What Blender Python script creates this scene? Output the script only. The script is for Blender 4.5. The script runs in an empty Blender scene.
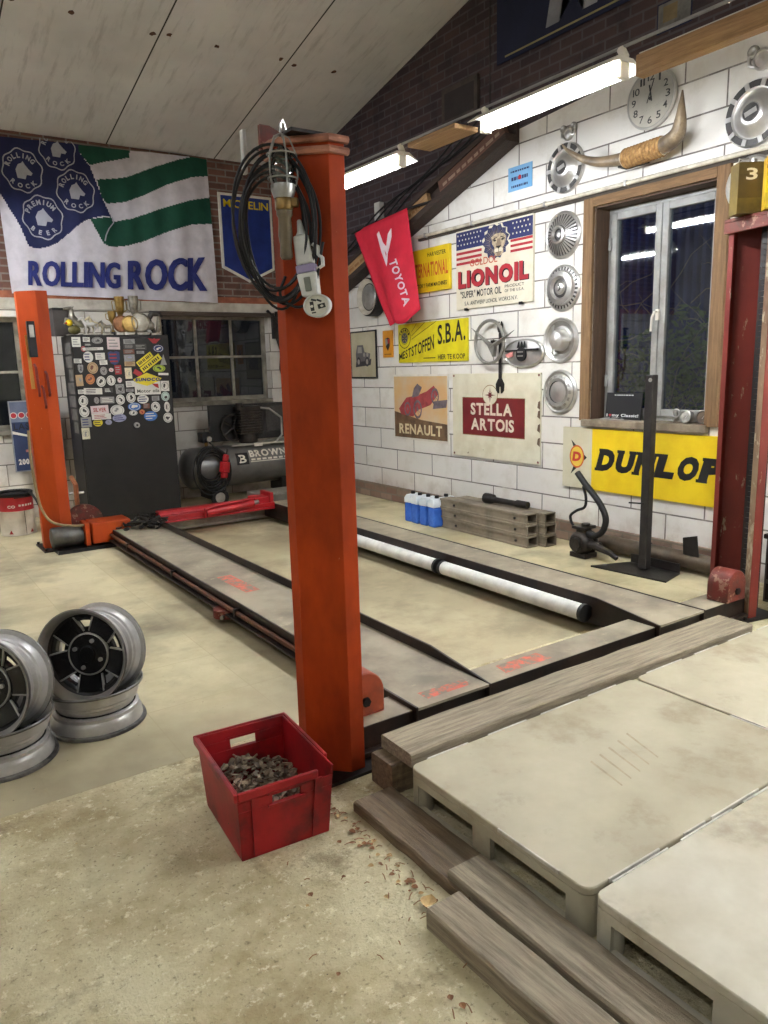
import bpy, math, random
from mathutils import Vector, Matrix, Quaternion, noise as mnoise
random.seed(7)
PI = math.pi
scene = bpy.context.scene
COL = scene.collection
# ------------------------------------------------------------------ camera
YAW, PITCH, ROLL, FPX, CH = math.radians(34.1786), math.radians(10.9008), math.radians(-1.56635), 751.257, 1.5
_fw = Vector((math.sin(YAW)*math.cos(PITCH), math.cos(YAW)*math.cos(PITCH), -math.sin(PITCH)))
_r0 = Vector((math.cos(YAW), -math.sin(YAW), 0)); _u0 = _r0.cross(_fw)
_r = _r0*math.cos(ROLL) + _u0*math.sin(ROLL); _u = -_r0*math.sin(ROLL) + _u0*math.cos(ROLL)
CAM = Vector((0, 0, CH))
def hit(px, py, ax, v):
    """where the sight line through a picture point meets the plane axis=v (used to measure the room)"""
    d = _fw + _r*((px-384)/FPX) - _u*((py-512)/FPX)
    return CAM + d*((v-CAM[ax])/d[ax])
cd = bpy.data.cameras.new('camera'); cam = bpy.data.objects.new('camera', cd); COL.objects.link(cam)
cam.matrix_world = Matrix(((_r.x, _u.x, -_fw.x, 0), (_r.y, _u.y, -_fw.y, 0), (_r.z, _u.z, -_fw.z, CH), (0, 0, 0, 1)))
cd.sensor_fit = 'VERTICAL'; cd.sensor_height = 32; cd.lens = FPX/1024*32; cd.clip_start = .02
scene.camera = cam
vs = scene.view_settings
vs.view_transform = 'Standard'; vs.look = 'None'; vs.gamma = 1; vs.exposure = 3.27; vs.use_curve_mapping = False

# ------------------------------------------------------------------ materials
def lin(c):
    return tuple((x/255/12.92 if x/255 <= .04045 else ((x/255+.055)/1.055)**2.4) for x in c[:3]) + (1,)
MATS = {}
def nt_new(name):
    m = bpy.data.materials.new(name); m.use_nodes = True
    nt = m.node_tree; b = nt.nodes['Principled BSDF']
    return m, nt, b
def N(nt, typ, **kw):
    n = nt.nodes.new(typ)
    for k, v in kw.items():
        if k in n.inputs: n.inputs[k].default_value = v
        else: setattr(n, k, v)
    return n
def L(nt, a, b): nt.links.new(a, b)
def ramp(nt, fac, p0, p1, c0=(0, 0, 0, 1), c1=(1, 1, 1, 1)):
    r = N(nt, 'ShaderNodeValToRGB'); e = r.color_ramp.elements
    e[0].position, e[1].position = p0, p1; e[0].color, e[1].color = c0, c1
    L(nt, fac, r.inputs['Fac']); return r.outputs['Color']
def mix(nt, fac, a, b):
    n = N(nt, 'ShaderNodeMix', data_type='RGBA')
    for i, v in ((0, fac), (6, a), (7, b)):
        if isinstance(v, (int, float, tuple)): n.inputs[i].default_value = v
        else: L(nt, v, n.inputs[i])
    return n.outputs[2]
def coords(nt, scale=(1, 1, 1), loc=(0, 0, 0)):
    t = N(nt, 'ShaderNodeTexCoord'); mp = N(nt, 'ShaderNodeMapping')
    mp.inputs['Scale'].default_value = scale; mp.inputs['Location'].default_value = loc
    L(nt, t.outputs['Object'], mp.inputs['Vector']); return mp.outputs['Vector']
def noise(nt, vec, scale, detail=5, rough=.6):
    n = N(nt, 'ShaderNodeTexNoise'); n.inputs['Scale'].default_value = scale
    n.inputs['Detail'].default_value = detail; n.inputs['Roughness'].default_value = rough
    L(nt, vec, n.inputs['Vector']); return n.outputs['Fac']
def bump(nt, b, h, strength, dist=.01):
    n = N(nt, 'ShaderNodeBump'); n.inputs['Strength'].default_value = strength; n.inputs['Distance'].default_value = dist
    L(nt, h, n.inputs['Height']); L(nt, n.outputs['Normal'], b.inputs['Normal'])
def pm(name, c1, c2=None, scale=6, rough=.6, metal=0, bmp=0, lo=.4, hi=.65, c3=None, s3=20, lo3=.62, hi3=.68, stretch=(1, 1, 1), coat=0, spec=.4):
    """one procedural material: colour c1 with broad noise patches of c2 and small flecks of c3"""
    if name in MATS: return MATS[name]
    m, nt, b = nt_new(name)
    b.inputs['Roughness'].default_value = rough; b.inputs['Metallic'].default_value = metal
    b.inputs['Coat Weight'].default_value = coat; b.inputs['Specular IOR Level'].default_value = spec
    v = coords(nt, stretch); col = lin(c1)
    n1 = noise(nt, v, scale)
    if c2 is None: c2 = tuple(x*.86 for x in c1)
    col = mix(nt, ramp(nt, n1, lo, hi), col, lin(c2))
    if c3 is not None:
        n3 = noise(nt, v, s3, 6, .7)
        col = mix(nt, ramp(nt, n3, lo3, hi3), col, lin(c3))
    L(nt, col, b.inputs['Base Color'])
    if bmp: bump(nt, b, noise(nt, v, scale*6, 6), bmp)
    MATS[name] = m; return m
def flat(name, c, rough=.6, metal=0):
    return pm(name, c, tuple(x*.93 for x in c), 9, rough, metal)
def emit(name, c, s):
    m, nt, b = nt_new(name)
    b.inputs['Base Color'].default_value = lin((240, 240, 240))
    b.inputs['Emission Color'].default_value = lin(c); b.inputs['Emission Strength'].default_value = s
    MATS[name] = m; return m
def glass(name, tint=(225, 235, 230), refl=.12, dirt=.0, dirtc=(90, 90, 80)):
    m, nt, b = nt_new(name); nt.nodes.remove(b)
    out = nt.nodes['Material Output']
    tr = N(nt, 'ShaderNodeBsdfTransparent', Color=lin(tint)); gl = N(nt, 'ShaderNodeBsdfGlossy'); gl.inputs['Roughness'].default_value = .02
    fr = N(nt, 'ShaderNodeFresnel'); fr.inputs['IOR'].default_value = 1.5
    m1 = N(nt, 'ShaderNodeMath', operation='MULTIPLY_ADD'); m1.inputs[1].default_value = 1.0; m1.inputs[2].default_value = refl*.3
    L(nt, fr.outputs[0], m1.inputs[0])
    mx = N(nt, 'ShaderNodeMixShader'); L(nt, m1.outputs[0], mx.inputs[0]); L(nt, tr.outputs[0], mx.inputs[1]); L(nt, gl.outputs[0], mx.inputs[2])
    res = mx.outputs[0]
    if dirt:
        df = N(nt, 'ShaderNodeBsdfDiffuse', Color=lin(dirtc)); v = coords(nt)
        f = ramp(nt, noise(nt, v, 3.5), .3, .75, (0, 0, 0, 1), (dirt, dirt, dirt, 1))
        m2 = N(nt, 'ShaderNodeMixShader'); L(nt, f, m2.inputs[0]); L(nt, res, m2.inputs[1]); L(nt, df.outputs[0], m2.inputs[2]); res = m2.outputs[0]
    L(nt, res, out.inputs['Surface']); MATS[name] = m; return m
def swizzle(nt, a, b, off=(0, 0)):
    t = N(nt, 'ShaderNodeTexCoord'); s = N(nt, 'ShaderNodeSeparateXYZ'); c = N(nt, 'ShaderNodeCombineXYZ')
    L(nt, t.outputs['Object'], s.inputs[0])
    for i, (k, o) in enumerate(((a, off[0]), (b, off[1]))):
        ad = N(nt, 'ShaderNodeMath', operation='ADD'); ad.inputs[1].default_value = o
        L(nt, s.outputs[k], ad.inputs[0]); L(nt, ad.outputs[0], c.inputs[i])
    return c.outputs[0], t.outputs['Object'], s.outputs
def brickmat(name, axes, off, bw, rh, mortar, c1, c2, cm, rough=.8, bmp=.5, stain=None, smooth=.1, offset=.5, low_dirt=None):
    m, nt, b = nt_new(name); b.inputs['Roughness'].default_value = rough
    vec, obj, sep = swizzle(nt, axes[0], axes[1], off)
    br = N(nt, 'ShaderNodeTexBrick'); br.offset = offset
    br.inputs['Scale'].default_value = 1; br.inputs['Brick Width'].default_value = bw; br.inputs['Row Height'].default_value = rh
    br.inputs['Mortar Size'].default_value = mortar; br.inputs['Mortar Smooth'].default_value = smooth
    br.inputs['Color1'].default_value = lin(c1); br.inputs['Color2'].default_value = lin(c2); br.inputs['Mortar'].default_value = lin(cm)
    L(nt, vec, br.inputs['Vector']); col = br.outputs['Color']
    n2 = noise(nt, obj, 5, 6, .65)
    if stain: col = mix(nt, ramp(nt, n2, .5, .72, (0, 0, 0, 1), (.75, .75, .75, 1)), col, lin(stain))
    if low_dirt:
        mr = N(nt, 'ShaderNodeMath', operation='MULTIPLY_ADD'); mr.inputs[1].default_value = -2.2; mr.inputs[2].default_value = .75
        L(nt, sep[2], mr.inputs[0]); mm = N(nt, 'ShaderNodeMath', operation='MULTIPLY', use_clamp=True)
        L(nt, mr.outputs[0], mm.inputs[0]); L(nt, ramp(nt, n2, .3, .6), mm.inputs[1])
        col = mix(nt, mm.outputs[0], col, lin(low_dirt))
    L(nt, col, b.inputs['Base Color'])
    inv = N(nt, 'ShaderNodeMath', operation='MULTIPLY_ADD'); inv.inputs[1].default_value = -1; inv.inputs[2].default_value = 1
    L(nt, br.outputs['Fac'], inv.inputs[0]); ad = N(nt, 'ShaderNodeMath', operation='MULTIPLY_ADD'); ad.inputs[1].default_value = .25
    L(nt, noise(nt, obj, 40, 5), ad.inputs[0]); L(nt, inv.outputs[0], ad.inputs[2]); bump(nt, b, ad.outputs[0], bmp, .008)
    MATS[name] = m; return m
def wood(name, c1, c2, axis='y', rough=.75, c3=None, grain=1.0):
    if name in MATS: return MATS[name]
    m, nt, b = nt_new(name); b.inputs['Roughness'].default_value = rough
    sc = {'x': (.06, 1, 1), 'y': (1, .06, 1), 'z': (1, 1, .06)}[axis]
    v = coords(nt, sc); n1 = noise(nt, v, 60*grain, 8, .75)
    col = mix(nt, ramp(nt, n1, .36, .64), lin(c1), lin(c2))
    if c3: col = mix(nt, ramp(nt, noise(nt, coords(nt), 4, 5), .5, .7, (0, 0, 0, 1), (.7, .7, .7, 1)), col, lin(c3))
    L(nt, col, b.inputs['Base Color']); bump(nt, b, n1, .6, .008)
    MATS[name] = m; return m

# ------------------------------------------------------------------ mesh builder
class MB:
    def __init__(s): s.v, s.f, s.m, s.sm, s.mats, s.M = [], [], [], [], [], Matrix.Identity(4)
    def mi(s, m):
        if m not in s.mats: s.mats.append(m)
        return s.mats.index(m)
    def add(s, vs, fs, m, smooth=False):
        o = len(s.v); s.v += [tuple(s.M @ Vector(p)) for p in vs]; k = s.mi(m)
        for f in fs: s.f.append([o+i for i in f]); s.m.append(k); s.sm.append(smooth)
        return s
    def box(s, x0, x1, y0, y1, z0, z1, m):
        v = [(x, y, z) for z in (z0, z1) for y in (y0, y1) for x in (x0, x1)]
        return s.add(v, [(0, 2, 3, 1), (4, 5, 7, 6), (0, 1, 5, 4), (2, 6, 7, 3), (0, 4, 6, 2), (1, 3, 7, 5)], m)
    def prism(s, poly, ax, a, b, m, smooth=False):
        """poly = 2-D outline in the two other axes (cyclic order), extruded along ax from a to b"""
        def P(p, t):
            return {'x': (t, p[0], p[1]), 'y': (p[0], t, p[1]), 'z': (p[0], p[1], t)}[ax]
        n = len(poly); v = [P(p, a) for p in poly] + [P(p, b) for p in poly]
        area = sum(poly[i][0]*poly[(i+1) % n][1]-poly[(i+1) % n][0]*poly[i][1] for i in range(n))
        flip = (area < 0) ^ (ax == 'y') ^ (b < a)
        fs = [list(range(n))[::-1], [n+i for i in range(n)]] + [[i, (i+1) % n, n+(i+1) % n, n+i] for i in range(n)]
        if flip: fs = [f[::-1] for f in fs]
        s.add(v, fs[:2], m); o = len(s.v)-2*n; k = s.mi(m)
        for f in fs[2:]: s.f.append([o+i for i in f]); s.m.append(k); s.sm.append(smooth)
        return s
    def poly(s, pts, m): return s.add(pts, [list(range(len(pts)))], m)
    def lathe(s, prof, m, n=32, T=None, cap0=False, cap1=False, mats=None):
        """profile [(r, h)] turned round local Z, then moved by matrix T; mats = material per profile segment"""
        T = T or Matrix.Identity(4); v = []
        for r, h in prof:
            for i in range(n):
                a = 2*PI*i/n; v.append(tuple(T @ Vector((r*math.cos(a), r*math.sin(a), h))))
        o = len(s.v); s.v += [tuple(s.M @ Vector(p)) for p in v]
        for j in range(len(prof)-1):
            k = s.mi(mats[j] if mats else m)
            for i in range(n):
                s.f.append([o+j*n+i, o+j*n+(i+1) % n, o+(j+1)*n+(i+1) % n, o+(j+1)*n+i]); s.m.append(k); s.sm.append(True)
        if cap0: s.f.append([o+i for i in range(n)][::-1]); s.m.append(s.mi(mats[0] if mats else m)); s.sm.append(False)
        if cap1: s.f.append([o+(len(prof)-1)*n+i for i in range(n)]); s.m.append(s.mi(mats[-1] if mats else m)); s.sm.append(False)
        return s
    def cyl(s, a, b, r, m, n=16, r2=None):
        a, b = Vector(a), Vector(b); d = b-a; q = Vector((0, 0, 1)).rotation_difference(d.normalized())
        return s.lathe([(r, 0), (r if r2 is None else r2, d.length)], m, n, Matrix.Translation(a) @ q.to_matrix().to_4x4(), True, True)
    def tube(s, pts, r, m, n=8, closed=False):
        pts = [Vector(p) for p in pts]; R = r if isinstance(r, list) else [r]*len(pts); k = len(pts); rings = []
        prev = None
        for i in range(k):
            if closed: t = pts[(i+1) % k]-pts[i-1]
            else: t = pts[min(i+1, k-1)]-pts[max(i-1, 0)]
            t = t.normalized() if t.length > 1e-9 else Vector((0, 0, 1))
            if prev is None:
                nrm = t.cross(Vector((0, 0, 1)) if abs(t.z) < .9 else Vector((1, 0, 0))).normalized()
            else:
                nrm = (prev - t*prev.dot(t)); nrm = nrm.normalized() if nrm.length > 1e-6 else t.orthogonal().normalized()
            prev = nrm; bn = t.cross(nrm)
            rings.append([tuple(pts[i] + (nrm*math.cos(2*PI*j/n)+bn*math.sin(2*PI*j/n))*R[i]) for j in range(n)])
        v = [p for ring in rings for p in ring]; fs = []
        for i in range(k if closed else k-1):
            a, b = i*n, ((i+1) % k)*n
            for j in range(n): fs.append([a+j, a+(j+1) % n, b+(j+1) % n, b+j])
        s.add(v, fs, m, True)
        if not closed: s.add(rings[0], [list(range(n))[::-1]], m); s.add(rings[-1], [list(range(n))], m)
        return s
    def sphere(s, c, r, m, n=16, sc=(1, 1, 1)):
        k = max(6, n//2)
        prof = [(max(1e-5, r*math.sin(PI*i/k)), -r*math.cos(PI*i/k)) for i in range(k+1)]
        return s.lathe(prof, m, n, Matrix.Translation(Vector(c)) @ Matrix.Diagonal((*sc, 1)))
    def build(s, name, parent=None, loc=None, rot=None, bevel=0, seg=2, angle=35, mod=None):
        me = bpy.data.meshes.new(name); me.from_pydata(s.v, [], s.f)
        for m in s.mats: me.materials.append(m)
        me.polygons.foreach_set('material_index', s.m); me.polygons.foreach_set('use_smooth', s.sm); me.update()
        if any(s.sm): me.set_sharp_from_angle(angle=math.radians(angle))
        o = bpy.data.objects.new(name, me); COL.objects.link(o)
        if parent: o.parent = parent
        if loc is not None: o.location = loc
        if rot is not None:
            if isinstance(rot, Quaternion): o.rotation_mode = 'QUATERNION'; o.rotation_quaternion = rot
            else: o.rotation_euler = rot
        if bevel:
            b = o.modifiers.new('bevel', 'BEVEL'); b.width = bevel; b.segments = seg; b.limit_method = 'ANGLE'; b.angle_limit = math.radians(40)
        return o
def sm(pts, n=6):
    """smooth curve through the points"""
    P = [Vector(p) for p in pts]; P = [P[0]*2-P[1]]+P+[P[-1]*2-P[-2]]; out = []
    for i in range(1, len(P)-2):
        a, b, c, d = P[i-1:i+3]
        for k in range(n):
            t = k/n; out.append(.5*(2*b+(c-a)*t+(2*a-5*b+4*c-d)*t*t+(3*b-a-3*c+d)*t**3))
    return out+[P[-2]]
def smr(r, n=6): return [r[i]+(r[i+1]-r[i])*k/n for i in range(len(r)-1) for k in range(n)]+[r[-1]]
# ---- lettering: built-in font turned into mesh faces, fitted to a box
_GL = {}
def glyphs(txt, bold=0.0):
    key = (txt, bold)
    if key not in _GL:
        cu = bpy.data.curves.new('lettering', 'FONT'); cu.body = txt; cu.size = 1; cu.fill_mode = 'FRONT'; cu.offset = bold; cu.resolution_u = 3
        ob = bpy.data.objects.new('lettering', cu); COL.objects.link(ob)
        dg = bpy.context.evaluated_depsgraph_get(); me = bpy.data.meshes.new_from_object(ob.evaluated_get(dg))
        vs_ = [(v.co.x, v.co.y) for v in me.vertices]; fs = [list(p.vertices) for p in me.polygons]
        bpy.data.objects.remove(ob); bpy.data.curves.remove(cu); bpy.data.meshes.remove(me)
        _GL[key] = (vs_, fs)
    return _GL[key]
def line_glyphs(txt, bold):
    """one line of letters set side by side: points, faces, and each letter's natural width"""
    v, f, x = [], [], 0.0
    for c in txt:
        if c == ' ': x += .3; continue
        gv, gf = glyphs(c, bold)
        if not gv: continue
        a, b = min(p[0] for p in gv), max(p[0] for p in gv); o = len(v)
        v += [(p[0]-a+x, p[1]) for p in gv]; f += [[q+o for q in fc_] for fc_ in gf]; x += b-a+.07
    return v, f
def text(mb, txt, x0, x1, z0, z1, y, m, bold=.02, shear=0, fn=None, rot=0):
    """letters fitted in the box x0..x1, z0..z1 on the plane y (facing -y); rot = turn in radians about the box centre"""
    v, f = line_glyphs(txt, bold)
    if not v: return
    xs = [p[0] for p in v]; zs = [p[1] for p in v]
    ax, bx, az, bz = min(xs), max(xs), min(zs), max(zs)
    W, H = x1-x0, z1-z0; cx, cz = (x0+x1)/2, (z0+z1)/2; out = []
    for p in v:
        a = (p[0]-ax)/max(bx-ax, 1e-6)-.5; b = (p[1]-az)/max(bz-az, 1e-6)-.5
        X, Z = a*W + b*H*shear, b*H
        X, Z = X*math.cos(rot)-Z*math.sin(rot), X*math.sin(rot)+Z*math.cos(rot)
        X, Z = X+cx, Z+cz
        out.append(fn(X, Z) if fn else (X, y, Z))
    mb.add(out, f, m)
def bars(mb, x0, x1, z0, z1, y, m, n=1, seed=0):
    """small print too fine to read: rows of short dashes"""
    rs = random.Random(seed); h = (z1-z0)/(n*1.6)
    for r in range(n):
        z = z1-(r+.5)*(z1-z0)/n; x = x0
        while x < x1:
            l = rs.uniform(.05, .13)*(x1-x0); rect(mb, x, min(x+l, x1), z-h/2, z+h/2, y, m); x += l+.03*(x1-x0)
def arctext(mb, txt, cx, cz, R, a0, a1, h, y, m, bold=.03, fn=None):
    n = len(txt)
    for i, c in enumerate(txt):
        if c == ' ': continue
        gv, _ = glyphs(c, bold); asp = (max(p[0] for p in gv)-min(p[0] for p in gv))/(max(p[1] for p in gv)-min(p[1] for p in gv))
        a = a0+(a1-a0)*(i/(max(n-1, 1))); w = min(asp*h, abs(a1-a0)*R/max(n, 1)*.95)
        up = 1 if math.sin((a0+a1)/2) >= 0 else -1
        x, z = cx+R*math.cos(a), cz+R*math.sin(a)
        text(mb, c, x-w/2, x+w/2, z-h/2, z+h/2, y, m, bold, 0, fn, (a-PI/2) if up > 0 else (a+PI/2))
def ell(mb, cx, cz, rx, rz, y, m, n=28, rot=0):
    pts = []
    for i in range(n):
        a = 2*PI*i/n; X, Z = rx*math.cos(a), rz*math.sin(a)
        pts.append((cx+X*math.cos(rot)-Z*math.sin(rot), y, cz+X*math.sin(rot)+Z*math.cos(rot)))
    mb.poly(pts, m)
def rect(mb, x0, x1, z0, z1, y, m, rot=0):
    cx, cz, w, h = (x0+x1)/2, (z0+z1)/2, (x1-x0)/2, (z1-z0)/2; c, s_ = math.cos(rot), math.sin(rot)
    mb.poly([(cx+a*w*c-b*h*s_, y, cz+a*w*s_+b*h*c) for a, b in ((-1, -1), (1, -1), (1, 1), (-1, 1))], m)
def shape(mb, pts, y, m): mb.poly([(p[0], y, p[1]) for p in pts], m)
def ring2d(mb, cx, cz, r0, r1, y, m, n=28, sx=1, a0=0, a1=2*PI):
    v, f = [], []
    for i in range(n+1):
        a = a0+(a1-a0)*i/n
        v += [(cx+r0*math.cos(a)*sx, y, cz+r0*math.sin(a)), (cx+r1*math.cos(a)*sx, y, cz+r1*math.sin(a))]
    for i in range(n): f.append([2*i, 2*i+1, 2*i+3, 2*i+2])
    mb.add(v, f, m)
# ---- scene bookkeeping
def tag(o, label=None, cat=None, group=None, kind=None):
    if label: o['label'] = label
    if cat: o['category'] = cat
    if group: o['group'] = group
    if kind or label: o['kind'] = kind or 'thing'
    return o
def thing(name, label, cat, loc=(0, 0, 0), rz=0, group=None, rot=None):
    o = bpy.data.objects.new(name, None); COL.objects.link(o); o.location = loc; o.empty_display_size = .1
    if rot is not None: o.rotation_mode = 'QUATERNION'; o.rotation_quaternion = rot
    else: o.rotation_euler = (0, 0, rz)
    return tag(o, label, cat, group)
def struct(mb, name, **k): return tag(mb.build(name, **k), kind='structure')
KIDS = {}
def dup(root, loc, label, rz=None, rot=None):
    """a copy of a thing together with copies of its parts and sub-parts"""
    def cp(o, par):
        c = o.copy(); COL.objects.link(c)
        if par: c.parent = par
        for ch in [x for x in COL.objects if x.parent == o]: cp(ch, c)
        return c
    r = cp(root, None); r.location = loc; r['label'] = label
    if rz is not None: r.rotation_euler = (0, 0, rz)
    if rot is not None: r.rotation_mode = 'QUATERNION'; r.rotation_quaternion = rot
    return r
RW = -PI/2      # turn for things on the right-hand wall: local x runs towards the camera end, local y into the wall
def look_z(d): return Vector((0, 0, 1)).rotation_difference(Vector(d).normalized())

# ------------------------------------------------------------------ shared materials
black = flat('black_paint', (24, 23, 24), .5); ink = flat('black_ink', (28, 26, 26), .6)
dark = pm('dark_steel', (52, 48, 45), (36, 33, 32), 8, .5, .5, .1)
oily = pm('oily_black_steel', (36, 30, 27), (58, 42, 34), 5, .45, .3, .1)
runm = pm('worn_grey_runway', (152, 142, 122), (118, 109, 94), 3, .7, 0, .12, c3=(172, 160, 136), s3=9, lo3=.6, hi3=.75)
orange = pm('orange_paint', (172, 63, 18), (132, 47, 16), 4, .6, 0, .05, .36, .62, c3=(206, 140, 100), s3=26, lo3=.71, hi3=.73, stretch=(1, 1, .45), spec=.15)
orange_far = pm('bright_orange_paint', (190, 76, 26), (168, 64, 24), 4, .5, 0, .05, c3=(226, 170, 130), s3=30, lo3=.7, hi3=.73, stretch=(1, 1, .3), spec=.2)
redpost = pm('red_brown_paint', (124, 44, 34), (98, 36, 30), 3, .55, 0, .08, c3=(150, 128, 104), s3=14, lo3=.62, hi3=.66, stretch=(1, 1, .3))
chip = pm('chipped_brown_red', (118, 48, 38), (80, 54, 44), 9, .6, .1, .2, c3=(150, 112, 92), s3=20, lo3=.56, hi3=.6)
redp = pm('red_paint', (176, 26, 32), (150, 20, 28), 6, .4)
crate_red = pm('red_plastic', (152, 18, 24), (108, 14, 18), 5, .45, 0, .03, c3=(78, 18, 18), s3=5, lo3=.54, hi3=.72)
chrome = pm('chrome', (226, 224, 220), (196, 193, 188), 5, .3, .85)
chrome2 = pm('dull_chrome', (186, 183, 177), (150, 147, 141), 6, .4, .8)
chromed = pm('dark_chrome', (92, 90, 87), (66, 64, 63), 6, .4, .7)
white = flat('white_enamel', (226, 220, 206), .4); cream = pm('cream_enamel', (214, 206, 182), (202, 190, 160), 7, .45)
offw = flat('off_white', (200, 196, 188), .55)
rubber = flat('black_rubber', (26, 25, 25), .55)
wd = wood('grey_timber', (158, 145, 122), (106, 94, 76), 'y', c3=(132, 122, 102))
wdx = wood('grey_timber_crosswise', (158, 140, 110), (104, 90, 68), 'x', c3=(134, 124, 104))
wdo = wood('old_rough_timber', (128, 108, 80), (78, 64, 48), 'y', c3=(100, 88, 70))
frame_w = wood('brown_window_timber', (140, 108, 72), (104, 78, 50), 'z')
frame_y = wood('brown_window_timber_lengthwise', (140, 108, 72), (104, 78, 50), 'y')
# ================================================================== THE ROOM
WX, BY = 4.85, 8.8                     # right wall face, back wall face
def ceil_z(y): return 3.935 + .225*(BY-y)
m_blockR = brickmat('white_block_wall', (1, 2), (.085, -.134), .63, .228, .006, (232, 228, 220), (222, 217, 208), (112, 104, 96), .7, .5, (206, 198, 184), .1, .5, (150, 128, 104))
m_blockB = brickmat('white_block_wall_back', (0, 2), (.1, -.134), .63, .228, .006, (222, 216, 206), (210, 204, 194), (126, 118, 108), .7, .5, (186, 178, 164), .1, .5, (140, 124, 104))
m_brickR = brickmat('dark_gable_brick', (1, 2), (0, 0), .22, .075, .008, (76, 58, 58), (58, 46, 50), (84, 78, 80), .85, .6, (40, 36, 42))
m_brickB = brickmat('brown_back_brick', (0, 2), (0, 0), .22, .075, .009, (122, 84, 70), (92, 64, 56), (132, 120, 110), .85, .6, (70, 54, 48))
m_plinth = brickmat('stained_brick_plinth', (1, 2), (0, 0), .22, .08, .008, (150, 128, 108), (128, 98, 82), (126, 114, 98), .85, .6, (104, 92, 78))
m_conc = pm('concrete_band', (206, 200, 186), (178, 170, 154), 6, .8, 0, .2)

# floor: worn tiles, and rough screed towards the camera
def floor_tiles():
    m, nt, b = nt_new('worn_floor_tiles'); b.inputs['Roughness'].default_value = .62
    vec, obj, sep = swizzle(nt, 0, 1, (.13, .28))
    br = N(nt, 'ShaderNodeTexBrick'); br.offset = 0
    for k, v in (('Scale', 1), ('Brick Width', .5), ('Row Height', .5), ('Mortar Size', .003), ('Mortar Smooth', .3)): br.inputs[k].default_value = v
    br.inputs['Color1'].default_value = lin((208, 198, 162)); br.inputs['Color2'].default_value = lin((198, 186, 150)); br.inputs['Mortar'].default_value = lin((184, 172, 136))
    L(nt, vec, br.inputs['Vector'])
    n1 = noise(nt, obj, 1.1, 6, .65); n2 = noise(nt, obj, 7, 6, .7)
    col = mix(nt, ramp(nt, n1, .42, .62, (0, 0, 0, 1), (.7, .7, .7, 1)), br.outputs['Color'], lin((160, 148, 114)))
    st = N(nt, 'ShaderNodeTexCoord'); g1 = noise(nt, coords(nt, (1, 1, 1), (3.3, 1.7, 0)), .9, 5, .6)
    col = mix(nt, ramp(nt, g1, .5, .68, (0, 0, 0, 1), (.9, .9, .9, 1)), col, lin((104, 95, 76)))
    col = mix(nt, ramp(nt, n2, .56, .7, (0, 0, 0, 1), (.6, .6, .6, 1)), col, lin((178, 164, 126)))
    col = mix(nt, ramp(nt, noise(nt, obj, 26, 6, .75), .62, .7, (0, 0, 0, 1), (.6, .6, .6, 1)), col, lin((126, 112, 88)))
    col = mix(nt, ramp(nt, noise(nt, obj, 60, 6, .75), .6, .7, (0, 0, 0, 1), (.45, .45, .45, 1)), col, lin((140, 126, 98)))
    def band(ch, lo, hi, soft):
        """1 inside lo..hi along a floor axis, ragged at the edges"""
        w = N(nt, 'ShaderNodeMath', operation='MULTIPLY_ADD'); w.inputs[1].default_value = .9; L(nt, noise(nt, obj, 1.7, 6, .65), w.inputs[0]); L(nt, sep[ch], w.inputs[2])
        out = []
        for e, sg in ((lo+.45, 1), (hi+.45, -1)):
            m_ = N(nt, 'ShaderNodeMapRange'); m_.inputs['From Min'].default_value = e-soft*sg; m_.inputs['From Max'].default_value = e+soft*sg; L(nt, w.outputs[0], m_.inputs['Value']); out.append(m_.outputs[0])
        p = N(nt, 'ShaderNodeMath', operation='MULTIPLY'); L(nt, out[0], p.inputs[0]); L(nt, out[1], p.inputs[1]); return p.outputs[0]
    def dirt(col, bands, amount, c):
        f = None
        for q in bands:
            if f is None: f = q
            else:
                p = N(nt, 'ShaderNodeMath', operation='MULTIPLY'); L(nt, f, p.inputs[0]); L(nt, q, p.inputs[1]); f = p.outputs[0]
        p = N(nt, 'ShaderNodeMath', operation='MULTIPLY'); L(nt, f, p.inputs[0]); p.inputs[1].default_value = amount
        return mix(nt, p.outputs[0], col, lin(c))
    col = dirt(col, (band(0, 1.5, 3.4, .2), band(1, 1.9, 6.3, .3)), .72, (150, 139, 110))  # dirt between the runways, with shade beside the left runway painted in
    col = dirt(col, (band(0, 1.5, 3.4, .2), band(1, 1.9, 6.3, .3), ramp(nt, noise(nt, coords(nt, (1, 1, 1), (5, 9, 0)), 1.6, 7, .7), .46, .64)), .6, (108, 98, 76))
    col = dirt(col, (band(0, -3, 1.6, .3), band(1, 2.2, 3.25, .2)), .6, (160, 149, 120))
    L(nt, col, b.inputs['Base Color']); bump(nt, b, n2, .12, .006); return m
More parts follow.
